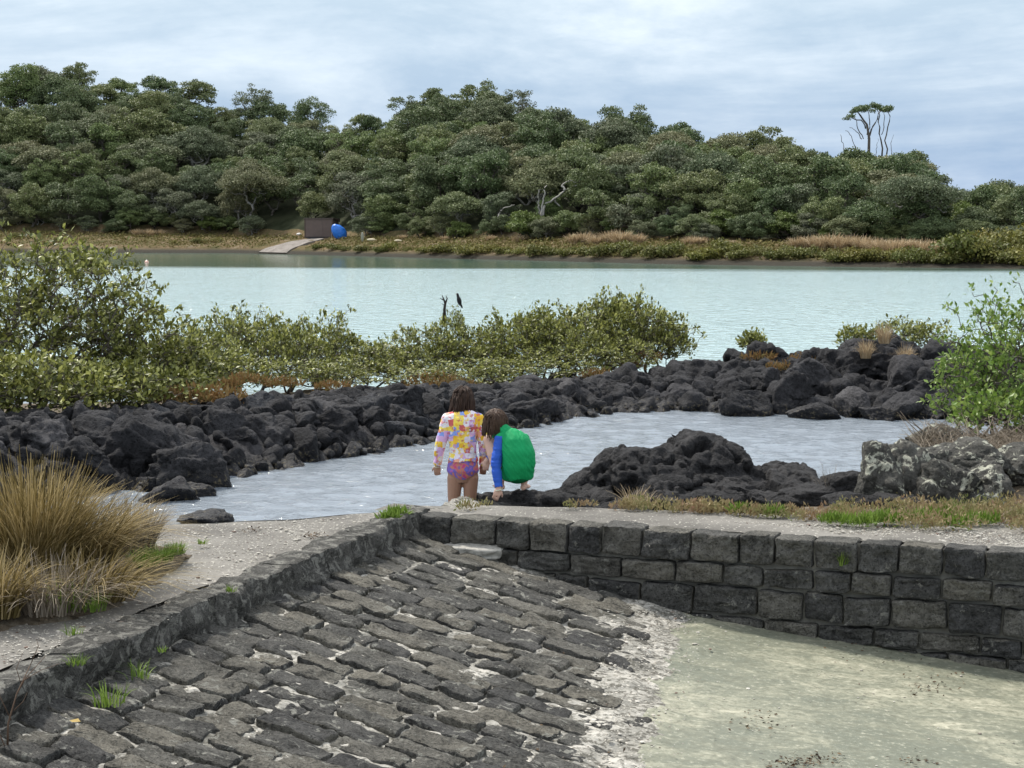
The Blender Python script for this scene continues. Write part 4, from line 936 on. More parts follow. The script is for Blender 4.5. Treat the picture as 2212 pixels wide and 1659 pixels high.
# wall on the right
def wall():
    root = empty('stone_wall', (C0[0], C0[1], 0)); tag(root, 'coursed dark basalt retaining wall running right from the corner above the silted floor', 'wall')
    wr = random.Random(8); B = Bag()
    zc = [(ZT - .005, .215), (.585, .150), (.43, .205), (.22, .13), (.088, .13), (-.045, .12)]
    for ci, (zt, h) in enumerate(zc):
        s = -.03 if ci == 0 else -.3 + wr.uniform(0, .2)
        while s < WALL_LEN + 2.6:
            L = wr.uniform(.20, .40) if ci != 0 else wr.uniform(.24, .36)
            if ci == 2: L = wr.uniform(.24, .46)
            hh = h * wr.uniform(.90, 1.0); dep = .12 if ci else .10
            V, Fc = rbox((L / 2 - .007, dep, hh / 2 - .005), .018, 12)
            zcen = zt - h / 2 + wr.uniform(-.008, .008); sc = s + L / 2; skew = wr.uniform(-.05, .05)
            Q = np.stack([V[:, 0] + V[:, 2] * skew, V[:, 1], V[:, 2] + V[:, 0] * wr.uniform(-.04, .04)], 1)
            n_ = fbm(Q * 1.0 + [sc * 3, ci * 7, 0], 7, 4, .55); face = (V[:, 1] > dep * .6)
            Q[:, 1] += np.where(face, .030 * n_ + .014 * fbm(Q + [sc * 5, ci * 3, 2], 16, 3, .6, True) + .012 * (1 - (V[:, 0] / L * 2) ** 4), 0) + wr.uniform(-.012, .012); Q[:, 2] += .010 * fbm(Q + [sc, 3, ci], 8, 3); Q[:, 0] += .008 * fbm(Q + [sc, 13, ci], 8, 3)
            out = .055 - dep                                   # block centre behind the face plane
            X = C0[0] * 0 + WALL_DIR[0] * (sc + Q[:, 0]) + WN[0] * (out + Q[:, 1]); Yy = WALL_DIR[1] * (sc + Q[:, 0]) + WN[1] * (out + Q[:, 1])
            B.add(np.stack([X, Yy, zcen + Q[:, 2]], 1), Fc); s += L
    B.build('block_courses', M['wallstone'], root)
    n1, n2 = 260, 30; a, b = np.meshgrid(np.linspace(-.3, WALL_LEN + 2.6, n1), np.linspace(-.2, ZT - .03, n2), indexing='ij'); a = a.ravel(); b = b.ravel()
    off = .012 + .014 * fbm(np.stack([a, b * 1.5, 0 * a], 1), 6, 4)
    P = np.stack([WALL_DIR[0] * a + WN[0] * off, WALL_DIR[1] * a + WN[1] * off, b], 1); g_ = grid(n1, n2)
    link('mortar', npmesh('mortar', P, g_), M['wallmortar'], root)
    # slumped mortar lump near the corner
    V, Fc = poly_rock(77, 10, 4, .1); V = rotz(V * [.26, .1, .07], math.atan2(WALL_DIR[1], WALL_DIR[0])); p = np.array([WALL_DIR[0] * .36 + WN[0] * .07, WALL_DIR[1] * .36 + WN[1] * .07, .565]); link('mortar_lump', npmesh('mortar_lump', V + p, Fc), M['mortar'], root)
wall()
# kerb on the left
def kerb():
    root = empty('stone_kerb', (C0[0], C0[1], 0)); tag(root, 'low weathered dark stone kerb running from the corner down to the lower left', 'kerb')
    kr = random.Random(4); B = Bag(); s = -.22
    while s < 8.4:
        L = kr.uniform(.28, .6); V, Fc = rbox((L / 2 + .012, .115, .17), .022, 12); Q = V.copy(); sc = s + L / 2
        W3 = np.stack([sc + Q[:, 0], Q[:, 1], Q[:, 2]], 1)
        Q[:, 1] += .05 * fbm(W3, 4.5, 5, .6) + kr.uniform(-.012, .012) + .02 * fbm(W3 + 3, 11, 3); Q[:, 2] += .022 * fbm(W3 + 7, 4, 4) + kr.uniform(-.008, .006)
        dc = -.125; x = TD[0] * (sc + Q[:, 0]) + DD[0] * (dc + Q[:, 1]); y = TD[1] * (sc + Q[:, 0]) + DD[1] * (dc + Q[:, 1])
        B.add(np.stack([x, y, ZT - .155 + Q[:, 2]], 1), Fc[:, ::-1]); s += L
    B.build('kerb_stones', rock_mat('kerb_stone', (.042, .041, .036), (.17, .163, .145), 2.2, lichen=(.33, .32, .28), lich_amt=.51, bump=1.0, damp=False), root)
kerb()
# paths (left and behind the wall)
def path_surface():
    def strip(name, poly_fn, n1, n2):
        a, b = np.meshgrid(np.linspace(0, 1, n1), np.linspace(0, 1, n2), indexing='ij'); P = poly_fn(a.ravel(), b.ravel())
        P[:, 2] += .012 * fbm(P * [1, 1, 0], 1.6, 5) ; return P, grid(n1, n2)
    # left path: between the kerb line and the water edge / tussock side
    def left(a, b):
        t_ = -.35 + a * 9.2; d = -.24 - b * (3.0 + .0 * t_)
        x = C0[0] + TD[0] * t_ + DD[0] * d; y = C0[1] + TD[1] * t_ + DD[1] * d
        # trim the far side along the water edge
        yl = np.interp(x, [-6, -2.5, -1.6, -.65, 0], [12.9, 13.05, 13.35, 13.85, 13.9]); y = np.minimum(y, yl + .02 * np.sin(x * 9))
        return np.stack([x, y, np.full_like(x, ZT - .03)], 1)
    P, G = strip('p', left, 260, 90); o = link('path', npmesh('path', P, G), M['path']); tag(o, kind='structure')
    def right(a, b):
        s = -.45 + a * (WALL_LEN + 3.2); off = -.09 - b * np.interp(s, [-.5, 0, 1, 2, 4.5, 7], [.33, .45, .72, .85, 1.25, 1.5])
        return np.stack([C0[0] + WALL_DIR[0] * s + WN[0] * off, C0[1] + WALL_DIR[1] * s + WN[1] * off, np.full_like(a, ZT - .028)], 1)
    P, G = strip('p', right, 260, 50); 
    back = P.reshape(260, 50, 3)[:, -1].copy(); low = back.copy(); low[:, 2] = -.6; low[:, 1] += .05
    V = np.concatenate([P, back, low]); n0 = len(P); i = np.arange(259); G2 = np.stack([n0 + i, n0 + i + 1, n0 + 260 + i + 1, n0 + 260 + i], 1)
    o = link('path', npmesh('path', V, np.concatenate([G, G2])), M['path']); tag(o, kind='structure')
    # quay face of the left path on the water side
    xs = np.linspace(-6, -.3, 80); yl = np.interp(xs, [-6, -2.5, -1.6, -.65, 0], [12.9, 13.05, 13.35, 13.85, 13.9]) + .02 * np.sin(xs * 9) + .004
    V = np.concatenate([np.stack([xs, yl, np.full_like(xs, ZT - .03)], 1), np.stack([xs, yl + .1, np.full_like(xs, -.8)], 1)]); i = np.arange(79)
    o = link('quay_edge', npmesh('quay_edge', V, np.stack([i, i + 1, i + 81, i + 80], 1)), M['path']); tag(o, kind='structure')
    # second slab, a step higher, toward the camera
    pts = [on(0, 1352, .85), on(150, 1322, .85), on(280, 1296, .85), on(410, 1294, .85), on(560, 1276, .85)]
path_surface()
# slab joint line on left path (raised slab)
def slab():
    e = [on(260, 1297, ZT + .02), on(400, 1291, ZT + .02), on(540, 1277, ZT + .02)]
    k0 = on(560, 1270, ZT + .02)
    V = []; n = 80; m = 40
    for i in range(n):
        t_ = 2.95 + .0 + i / (n - 1) * 5.6
        for j in range(m):
            d = -.27 - j / (m - 1) * 2.7; tt = max(t_, 2.95 + .9 * (-d - .27)) if False else t_
            x, y = loc(tt + (.45 * (-d - .27) if i == 0 else .45 * (-d - .27) * (1 - i / (n - 1))), d); V.append([x, y, ZT - .004])
    V = np.array(V); V[:, 2] += .012 * fbm(V * [1, 1, 0], 1.6, 5)
    A = V.reshape(n, m, 3)[0].copy(); Bq = A.copy(); Bq[:, 2] = ZT - .06; base = len(V); V2 = np.concatenate([V, A, Bq]); i = np.arange(m - 1)
    F2 = np.stack([base + i, base + i + 1, base + m + i + 1, base + m + i], 1)
    o = link('path', npmesh('path', V2, np.concatenate([grid(n, m), F2])), M['path']); tag(o, kind='structure')
slab()
# soil bed under the tussocks
def soil_bed():
    nx = 110; poly = np.array([on(u, v, .84)[:2] for u, v in [(-260, 1420), (-60, 1362), (60, 1340), (160, 1326), (240, 1305), (285, 1285), (275, 1262), (300, 1240), (345, 1222), (398, 1196), (390, 1185), (330, 1170), (250, 1150), (100, 1145), (-260, 1150)]])
    xs = np.linspace(poly[:, 0].min(), poly[:, 0].max(), nx); ys = np.linspace(poly[:, 1].min(), poly[:, 1].max(), nx); A, B = np.meshgrid(xs, ys, indexing='ij'); Q = np.stack([A.ravel(), B.ravel()], 1)
    ins = np.zeros(len(Q), bool); dist = np.full(len(Q), 9.0)
    for i in range(len(poly)):
        a, b = poly[i], poly[(i + 1) % len(poly)]; c1 = (a[1] > Q[:, 1]) != (b[1] > Q[:, 1]); xi = (b[0] - a[0]) * (Q[:, 1] - a[1]) / (b[1] - a[1] + 1e-9) + a[0]; ins ^= c1 & (Q[:, 0] < xi)
        ab = b - a; k = np.clip(((Q - a) @ ab) / (ab @ ab), 0, 1); dist = np.minimum(dist, np.linalg.norm(Q - a - k[:, None] * ab, axis=1))
    sd = np.where(ins, dist, -dist); z = ZT - .03 + .10 * np.clip((sd + .05) / .3, 0, 1) ** .7
    P = np.concatenate([Q, z[:, None]], 1); P[:, 2] += .035 * fbm(P * [1, 1, 0], 6, 4) * (sd > -.02); G = grid(nx, nx); keep = (sd > -.12)[G].all(1)
    o = link('soil', npmesh('soil', P, G[keep]), M['soil']); tag(o, kind='structure')
    return poly
soil_poly = soil_bed()
# land under the left side
A, B = np.meshgrid(np.linspace(-12, -2.2, 40), np.linspace(6, 13, 30), indexing='ij'); P = np.stack([A.ravel(), B.ravel(), np.full(A.size, ZT - .06)], 1); P[:, 2] += .03 * fbm(P, 2, 3)
G = grid(40, 30); k_ = (((P[:, :2] - C0) @ DD) < -1.0)[G].all(1); o = link('ground', npmesh('ground', P, G[k_]), M['soil']); tag(o, kind='structure')

# ------------------------------------------------------------------ tussocks and weeds
def place(o, u, v, z=None, Yd=None): p = on(u, v, z) if z is not None else at(u, v, Yd); o.location = tuple(p); return o
o = place(clump('tussock', 1900, .84, .50, 'olive_grass', 81, .011, droop=.55, base=.22, seg=5), 70, 1262, z=.85); tag(o, 'largest golden tussock at the left edge beside the path', 'tussock')
o = place(clump('tussock', 900, .62, .55, 'olive_grass', 82, .010, lean=(.32, -.1), droop=.8, base=.16, seg=5), 175, 1235, z=.85); tag(o, 'wind-bent tussock sweeping right over the concrete', 'tussock')
o = place(clump('tussock', 520, .44, .22, 'dead_grass', 83, .010, lean=(.1, 0), droop=.5, base=.14, seg=4), 282, 1200, z=.84); tag(o, 'short brown tussock nearest the water', 'tussock')
o = place(clump('tussock', 380, .38, .5, 'dead_grass', 84, .010, droop=.9, base=.2, seg=5), 110, 1318, z=.85); tag(o, 'grey dead grass clump in front of the large tussock', 'tussock')
o = place(clump('tussock', 420, .38, .5, 'olive_grass', 85, .010, lean=(.3, -.2), droop=1.0, base=.2, seg=5), 215, 1290, z=.85); tag(o, 'drooping dead grass clump at the path corner', 'tussock')
o = place(clump('tussock', 380, .45, .4, 'olive_grass', 86, .012, droop=.7, base=.15, seg=5), -15, 1330, z=.85); tag(o, 'green-gold tussock cut by the left picture edge', 'tussock')
for i, (u, v, z, s, n, lb) in enumerate([(345, 1212, .84, .13, 200, 'bright green grass tuft by the brown tussock'), (378, 1196, .84, .10, 160, 'bright green grass at the tip of the soil bed'), (310, 1222, .84, .14, 160, 'green grass tuft under the brown tussock'), (140, 1315, .86, .2, 70, 'green grass tuft among the dead grass'), (195, 1318, .86, .14, 60, 'small green tuft at the path edge'),
        (160, 1372, ZT + .02, .07, 40, 'tiny green weed in the left path'), (165, 1436, ZT + .02, .07, 40, 'tiny green weed close to the kerb'), (235, 1522, .64, .13, 50, 'yellow-green grass tuft growing at the foot of the kerb'), (300, 1465, .64, .11, 30, 'thin grass tuft at the kerb foot, further up'), (500, 1278, ZT + .02, .05, 30, 'tiny weed where the path slabs join'), (438, 1175, ZT, .05, 30, 'tiny weed on the shelly path'), (835, 1128, ZT, .045, 30, 'moss-green weed behind the kerb near the corner'), (350, 1408, ZT, .04, 20, 'tiny weed at the kerb edge')]):
    o = place(clump('grass_tuft', n, s, s * .8, 'green_grass', 90 + i, .008 if s > .08 else .006, droop=.6, base=s * .6), u, v, z=z); tag(o, lb, 'grass tuft')
o = clump('wall_weed', 60, .13, .09, 'green_grass', 120, .008, lean=(.1, -.3), base=.03); p = at(1822, 1222, 12.32); o.location = tuple(p); tag(o, 'green weed growing out of a joint in the stone wall', 'weed')
# weeds along the back of the right path
sp = []; rw = random.Random(31)
for i in range(85):
    u = rw.uniform(1335, 2260); edge = np.interp(u, [1335, 1500, 1800, 2000, 2212, 2300], [1100, 1108, 1128, 1122, 1150, 1155]); v = edge - rw.uniform(0, 10 if u < 1800 else 26) ; sp.append((*on(u, v, ZT - .02), rw.uniform(.4, .9)))
for i in range(46):
    u = rw.uniform(1930, 2260); sp.append((*on(u, rw.uniform(1095, 1145), ZT), rw.uniform(.6, 1.1)))
for u, v, s in [(1010, 1098, .6), (1020, 1096, .5), (1045, 1094, .4), (1255, 1094, .5), (1230, 1096, .4), (1275, 1094, .4), (1000, 1100, .3)]: sp.append((*on(u, v, ZT - .01), s))
cover('salt_weeds', sp, 'glasswort', 'red, ochre and green salt weeds along the back of the path', 72, per=110, h=.13, r0=.13, w=.03, L=(.015, .045), up=1.0)
sp = [(*on(u, v, ZT - .01), s) for u, v, s in [(1850, 1135, .5), (1905, 1130, .6), (1930, 1128, .5), (2005, 1125, .6), (2040, 1120, .5), (1800, 1130, .4), (2120, 1130, .5), (1670, 1112, .3), (1600, 1108, .3), (2065, 1138, .4), (860, 1115, .3), (840, 1125, .3)]]
cover('grass', sp, 'green_grass', 'fresh green grass tufts at the back edge of the path', 73, per=420, h=.07, r0=.2, w=.012, L=(.04, .1), up=1.2)
for i, (u, v, z, s, lb) in enumerate([(1795, 1075, .6, .32, 'wispy pale dry grass sprig between outcrop and lichened rocks'), (1370, 1094, .66, .2, 'pale flowering weed spike by the outcrop'), (1395, 1096, .66, .16, 'ochre weed spike right of the pale one')]):
    o = clump('dry_sprig', 60, s, .2, 'dead_grass' if i == 0 else 'tan_grass', 130 + i, .006, base=.07, droop=.3); p = on(u, v, z); o.location = tuple(p); tag(o, lb, 'plant')
# dry brush on right bank
def brush():
    r = np.random.default_rng(140); B = Bag(); 
    for _ in range(3200):
        u = r.uniform(1975, 2500); v = r.uniform(935, 1050); Yd = np.interp(v, [945, 1050], [18.0, 15.9]); p = at(u, v, Yd); p[2] -= .03
        a = r.uniform(0, 6.28); L = r.uniform(.08, .3); d = np.array([math.cos(a), math.sin(a), r.uniform(.1, 1.0)]) * L
        B.add(*tube([p, p + d * .5 + r.normal(size=3) * .02, p + d], [.004, .003, .0015], 4))
    o = B.build('dry_brush', M['dead_grass']); tag(o, 'tangle of grey-brown dry twigs and grass on the right bank', 'brush', kind='stuff')
brush()
# dry twig plant in lower-left corner
def twig():
    b = on(12, 1625, .62); B = Bag(); r = np.random.default_rng(9)
    def q(u, v): p = at(u, v, b[1]) - b; p[1] = r.uniform(-.04, .04); return p
    for L, w in [([(12, 1625), (20, 1560), (35, 1500), (62, 1440)], .005), ([(35, 1500), (50, 1470), (95, 1420)], .003), ([(20, 1560), (5, 1500), (-5, 1450)], .003), ([(45, 1475), (40, 1440), (55, 1405)], .002), ([(62, 1440), (78, 1400), (75, 1380)], .002), ([(50, 1470), (85, 1450), (130, 1432)], .002), ([(12, 1625), (0, 1580), (-20, 1560)], .003), ([(25, 1540), (45, 1520), (55, 1500)], .002)]:
        pts = [q(*p) for p in L]; B.add(*tube(pts, np.linspace(w, w * .4, len(pts)), 4))
    o = B.build('twig_plant', plain('brown_twig', (.14, .09, .06))); o.location = tuple(b); tag(o, 'thin dry leafless twig plant in the lower left corner', 'plant')
    o2 = link('dead_leaf', npmesh('dead_leaf', *leaves(np.array([on(150, 1556, .645)]), np.array([[.7, -.6, .1]]), np.array([[.3, -.6, .9]]), np.array([.085]), np.array([.035])), False), plain('yellow_leaf', (.35, .25, .07))); tag(o2, 'curled yellow-brown fallen leaf on the paving near the kerb', 'leaf')
twig()
# shells and grit
def grit():
    r = np.random.default_rng(150); Cs = []
    def add(n, fn): Cs.append(fn(n))
    def pix(n, poly, z, seed):
        rr = np.random.default_rng(seed); out = []
        poly = np.array(poly, float); lo, hi = poly.min(0), poly.max(0)
        while len(out) < n:
            p = rr.uniform(lo, hi); ins = False
            for i in range(len(poly)):
                a, b = poly[i], poly[(i + 1) % len(poly)]
                if (a[1] > p[1]) != (b[1] > p[1]) and p[0] < (b[0] - a[0]) * (p[1] - a[1]) / (b[1] - a[1]) + a[0]: ins = not ins
            if ins: out.append(on(p[0], p[1], z))
        return np.array(out)
    path_sh = pix(1200, [(350, 1140), (880, 1105), (800, 1150), (560, 1225), (400, 1190), (335, 1165)], ZT - .025, 1)
    p2 = pix(1500, [(1700, 1130), (2230, 1150), (2230, 1180), (1950, 1165), (1560, 1125)], ZT - .022, 2)
    p3 = pix(600, [(20, 1350), (250, 1300), (470, 1290), (240, 1395), (0, 1435)], ZT + .0, 3)
    p4 = pix(150, [(300, 1225), (560, 1200), (500, 1270), (300, 1260)], ZT - .025, 4)
    C = np.concatenate([path_sh, p2, p3, p4])
    # silt band between paving and floor, with shell fragments
    n = 1500; t_ = r.uniform(-.5, 6.5, n); d = slope_w(t_) + r.normal(size=n) * .16 + .02; x, y = loc(t_, d); Cc = np.stack([x, y, slope_z(t_, d) + .03], 1)
    ok = ((Cc[:, :2] - C0) @ WN) > .03; C = np.concatenate([C, Cc[ok]])
    n = 240; t_ = r.uniform(0, 7, n); d = slope_w(t_) + r.uniform(.2, 3.4, n); x, y = loc(t_, d); Cc = np.stack([x, y, slope_z(t_, d) + .004], 1); ok = ((Cc[:, :2] - C0) @ WN) > .03; C = np.concatenate([C, Cc[ok]])
    n = len(C); V0, F0 = ICO[1]; s = r.uniform(.002, .0065, n) * (1 + 1.3 * (r.random(n) < .08)); V = []
    S = np.stack([s * r.uniform(1, 1.8, n), s, s * .45], 1); ang = r.uniform(0, 6.28, n)
    P = V0[None] * S[:, None]; c, sn = np.cos(ang)[:, None], np.sin(ang)[:, None]; P = np.stack([P[..., 0] * c - P[..., 1] * sn, P[..., 0] * sn + P[..., 1] * c, P[..., 2]], 2) + C[:, None]
    Fc = (F0[None] + (np.arange(n) * len(V0))[:, None, None]).reshape(-1, 3)
    o = link('shell_grit', npmesh('shell_grit', P.reshape(-1, 3), Fc, False), M['shell']); tag(o, 'pale broken shells and grit scattered over path, paving and silt', 'shell grit', kind='stuff')
grit()
def litter():
    r = np.random.default_rng(170); Cs = []
    for u, v, su, sv, n in [(1880, 1250, 60, 12, 60), (1930, 1240, 70, 16, 50), (1760, 1640, 60, 14, 90), (1700, 1650, 40, 10, 50), (2010, 1480, 60, 25, 70), (2060, 1240, 30, 8, 12), (1980, 1640, 40, 10, 30), (1250, 1430, 60, 60, 40), (1150, 1570, 80, 40, 60), (1350, 1600, 30, 30, 40), (1960, 1400, 110, 30, 60), (1640, 1560, 60, 20, 40)]:
        for _ in range(n):
            uu = r.normal(u, su * .6); vv = r.normal(v + (140 if v < 1300 and u > 1700 else 0), sv * .7); p = on(uu, vv, .12)
            for _k in range(3):
                d = float((p[:2] - C0) @ DD); tt = float((p[:2] - C0) @ TD); p = on(uu, vv, float(slope_z(np.array(tt), np.array(d))) + .008)
            if ((p[:2] - C0) @ WN) > .06: Cs.append(p)
    for u, v, n in [(680, 1157, 70), (540, 1143, 25), (330, 1233, 60), (140, 1338, 90), (60, 1348, 60)]:
        for _ in range(n): Cs.append(on(r.normal(u, 16), r.normal(v, 3), ZT - .012))
    C = np.array(Cs); n = len(C); L = r.uniform(.01, .035, n)
    o = link('leaf_litter', npmesh('leaf_litter', *leaves(C, r.normal(size=(n, 3)) * [1, 1, .25], r.normal(size=(n, 3)) * .4 + [0, 0, 1], L, L * .5), False), leaf_mat('litter', (.03, .02, .012), (.07, .045, .025), (.16, .11, .06), .8, .0, .2)); tag(o, 'dark bits of dried seaweed and leaf litter on the basin floor and path', 'litter', kind='stuff')
litter()

# ------------------------------------------------------------------ people
exec_people = True
def loft(rings, k=20):
    V = []; n = len(rings)
    for z, cx_, cy_, rx, ry in rings:
        for j in range(k): a = 2 * math.pi * j / k; V.append([cx_ + rx * math.cos(a), cy_ + ry * math.sin(a), z])
    Fc = [[i * k + j, i * k + (j + 1) % k, (i + 1) * k + (j + 1) % k, (i + 1) * k + j] for i in range(n - 1) for j in range(k)]
    V.append([rings[0][1], rings[0][2], rings[0][0] - .001]); V.append([rings[-1][1], rings[-1][2], rings[-1][0] + .001])
    T = [[j2, j, n * k] for j, j2 in [(j, (j + 1) % k) for j in range(k)]] + [[(n - 1) * k + j, (n - 1) * k + (j + 1) % k, n * k + 1] for j in range(k)]
    return np.array(V, float), Fc + T
def ellipsoid(c, s, rot=(0, 0, 0)):
    V, Fc = ICO[3]; Mx = np.array(Euler(rot).to_matrix()); return (V * s) @ Mx.T + np.array(c), Fc
def limb(pts, rad, nseg=5):
    """tapered limb: dense overlapping balls along a smooth path plus frusta"""
    out = []; pts = np.array(pts, float); T = np.linspace(0, len(pts) - 1, (len(pts) - 1) * nseg + 1)
    P = np.stack([np.interp(T, range(len(pts)), pts[:, i]) for i in range(3)], 1); Rr = np.interp(T, range(len(pts)), rad)
    for _ in range(1):
        P[1:-1] = .25 * P[:-2] + .5 * P[1:-1] + .25 * P[2:]
    out.append(tube(P, Rr, 14))
    for p, q in ((P[0], Rr[0]), (P[-1], Rr[-1])): V, Fc = ICO[2]; out.append((V * q + p, Fc))
    return out
def hand(wrist, dirv, palmn, side, curl=.5, sc=1.0):
    """palm + 4 fingers + thumb. dirv: pointing along fingers, palmn: palm normal, side: +1/-1 thumb side"""
    d = np.array(dirv, float); d /= np.linalg.norm(d); n = np.array(palmn, float); n -= d * (n @ d); n /= np.linalg.norm(n); s = np.cross(d, n) * side
    w = np.array(wrist, float); parts = []
    V, Fc = rbox((.030 * sc, .034 * sc, .013 * sc), .011 * sc, 4); parts.append((w + d * .034 * sc + V[:, :1] * d + V[:, 1:2] * s + V[:, 2:] * n, Fc))
    parts += limb([w - d * .01, w + d * .02 * sc], [.021 * sc, .021 * sc], 2)
    for i, (o_, L) in enumerate([(.025, .058), (.009, .066), (-.008, .061), (-.024, .047)]):
        b = w + d * .06 * sc + s * o_ * sc; L *= sc; c1 = curl * (1 + .15 * i)
        p1 = b + (d * math.cos(c1 * .5) + n * math.sin(c1 * .5)) * L * .45; p2 = p1 + (d * math.cos(c1 * 1.4) + n * math.sin(c1 * 1.4)) * L * .32; p3 = p2 + (d * math.cos(c1 * 2.1) + n * math.sin(c1 * 2.1)) * L * .25
        parts += limb([b, p1, p2, p3], [.0078 * sc, .0072 * sc, .0066 * sc, .0055 * sc], 2)
    b = w + d * .015 * sc + s * .024 * sc; p1 = b + (d * .6 + s * .7 + n * .3) * .032 * sc; p2 = p1 + (d * .9 + s * .25 + n * .35) * .026 * sc
    parts += limb([b, p1, p2], [.011 * sc, .009 * sc, .007 * sc], 2)
    return parts
def foot(ank, d, sc=1.0):
    a = np.array(ank, float); d = np.array([d[0], d[1], 0.0]); d /= np.linalg.norm(d); s = np.array([-d[1], d[0], 0]); z = np.array([0, 0, 1.0]); P = []
    g = a[2] - .055 * sc
    heel = np.array([a[0], a[1], g + .024 * sc]) - d * .03 * sc; ball = np.array([a[0], a[1], g + .017 * sc]) + d * .105 * sc
    P += limb([heel, (heel + ball) / 2 + z * .008, ball], [.026 * sc, .027 * sc, .022 * sc], 3)
    P += limb([a, (heel + ball) / 2 + z * .012], [.026 * sc, .024 * sc], 2)
    P += limb([ball - s * .018 * sc - d * .03 * sc, ball - s * .018 * sc + d * .005], [.02 * sc, .015 * sc], 2); P += limb([ball + s * .018 * sc - d * .03 * sc, ball + s * .018 * sc], [.02 * sc, .015 * sc], 2)
    for i in range(5):
        b = ball + s * (.026 - .013 * i) * sc + d * .012 * sc; P += limb([b, b + d * (.03 - .004 * abs(i - 1)) * sc - z * .003], [.0085 * sc, .007 * sc], 1)
    return P
def seg_d(P, a, b):
    a = np.array(a, float); b = np.array(b, float); ab = b - a; k = np.clip(((P - a) @ ab) / (ab @ ab), 0, 1); return np.linalg.norm(P - a - k[:, None] * ab, axis=1), k
t = NT('skin', .55, .35); c = t.coords(); t.color(t.mix(t.noise(c, 6, 4), (.33, .18, .115), (.43, .245, .165))); t.b.inputs['Subsurface Weight'].default_value = .08; t.b.inputs['Subsurface Radius'].default_value = (.02, .008, .004); M['skin'] = t.m
t = NT('skin_pale', .55, .35); c = t.coords(); t.color(t.mix(t.noise(c, 6, 4), (.56, .36, .28), (.66, .44, .35))); t.b.inputs['Subsurface Weight'].default_value = .08; t.b.inputs['Subsurface Radius'].default_value = (.02, .008, .004); M['skin2'] = t.m
def hair_mat(name, a, b):
    t = NT(name, .62, .25); c = t.coords(scale=(60, 60, 6)); n = t.noise(c, 1, 4, .6); t.color(t.ramp(n, [(.3, a), (.7, b)])); t.bump(n, .6, .01); return t.m
def cloth_layer(name, A, Q, N, vmask, off, mat, parent, wr=0.0, wscale=14, sv=(1, 1, .6), ry=0.0, grow=False):
    keep = vmask[Q].any(1) if grow else vmask[Q].all(1); q = Q[keep]; idx = np.unique(q); mp = -np.ones(len(A), int); mp[idx] = np.arange(len(idx))
    V = A[idx] + N[idx] * off
    if wr:
        c, sn = math.cos(ry), math.sin(ry); B_ = A[idx]; W_ = np.stack([B_[:, 0] * c - B_[:, 2] * sn, B_[:, 1], B_[:, 0] * sn + B_[:, 2] * c], 1) * sv
        V = V + N[idx] * (wr * fbm(W_, wscale, 3, .5, True))[:, None]
    return link(name, npmesh(name, V, mp[q]), mat, parent)
def face_bits(c, fwd, up, root, parts_out, sc=1.0):
    """nose, ears go into the body; eyes and mouth are small children"""
    f = np.array(fwd, float); f /= np.linalg.norm(f); u_ = np.array(up, float); u_ -= f * (u_ @ f); u_ /= np.linalg.norm(u_); s = np.cross(f, u_); c = np.array(c, float)
    parts_out.append(ellipsoid(c + f * .098 * sc - u_ * .02 * sc, [.012 * sc] * 3)); parts_out += limb([c + f * .088 * sc + u_ * .008, c + f * .099 * sc - u_ * .02 * sc], [.008, .010], 2)
    for k in (-1, 1): parts_out.append(ellipsoid(c + s * k * .083 * sc - u_ * .01, [.014, .018, .026]))
    parts_out.append(ellipsoid(c + f * .05 * sc - u_ * .075 * sc, [.04 * sc, .04 * sc, .035 * sc]))
    ew = plain('eye_white', (.8, .8, .78), .2, .5, 8, .02, 0); ei = plain('iris', (.06, .035, .02), .2, .5, 8, .1, 0); li = plain('lips', (.5, .2, .17), .4)
    for k in (-1, 1):
        V, Fc = ICO[2]; e = link('eye', npmesh('eye', V * .0125 + c + f * .083 * sc + s * k * .033 * sc, Fc), ew, root); link('iris', npmesh('iris', V * .0062 + c + f * .0905 * sc + s * k * .033 * sc, Fc), ei, e)
    link('mouth', npmesh('mouth', *[(ICO[2][0] * .006) * 1.0 @ np.stack([s * 3.2, u_ * .8, f * 1.2]) + c + f * .088 * sc - u_ * .052 * sc, ICO[2][1]]), li, root)
def strands(c, up, fwd, n, Rr, L, seed, drift=(0, 0, 0), fall=(0, 0, -1), spread=1.0):
    r = np.random.default_rng(seed); B = Bag(); up = np.array(up, float); c = np.array(c, float); fwd = np.array(fwd, float)
    for _ in range(n):
        d = r.normal(size=3); d /= np.linalg.norm(d)
        if d @ fwd > .35 and d @ up < .6: continue
        if d @ up < -.3: continue
        p = c + d * Rr * r.uniform(.96, 1.03); pts = [p]; v = d * .3 + np.array(fall) * .7
        ll = L * r.uniform(.7, 1.1); 
        for k in range(5):
            w = (k + 1) / 5; step = ll / 5; v = v * .55 + np.array(fall) * .45 + np.array(drift) * w * .5; q = pts[-1] + v / np.linalg.norm(v) * step
            dd = q - c; m = np.linalg.norm(dd / Rr) if hasattr(Rr, '__len__') else np.linalg.norm(dd) / Rr
            if m < 1.0: q = c + dd / m * 1.01
            pts.append(q + r.normal(size=3) * .002)
        B.add(*tube(pts, [.0045, .005, .005, .0045, .004, .002], 4))
    return B

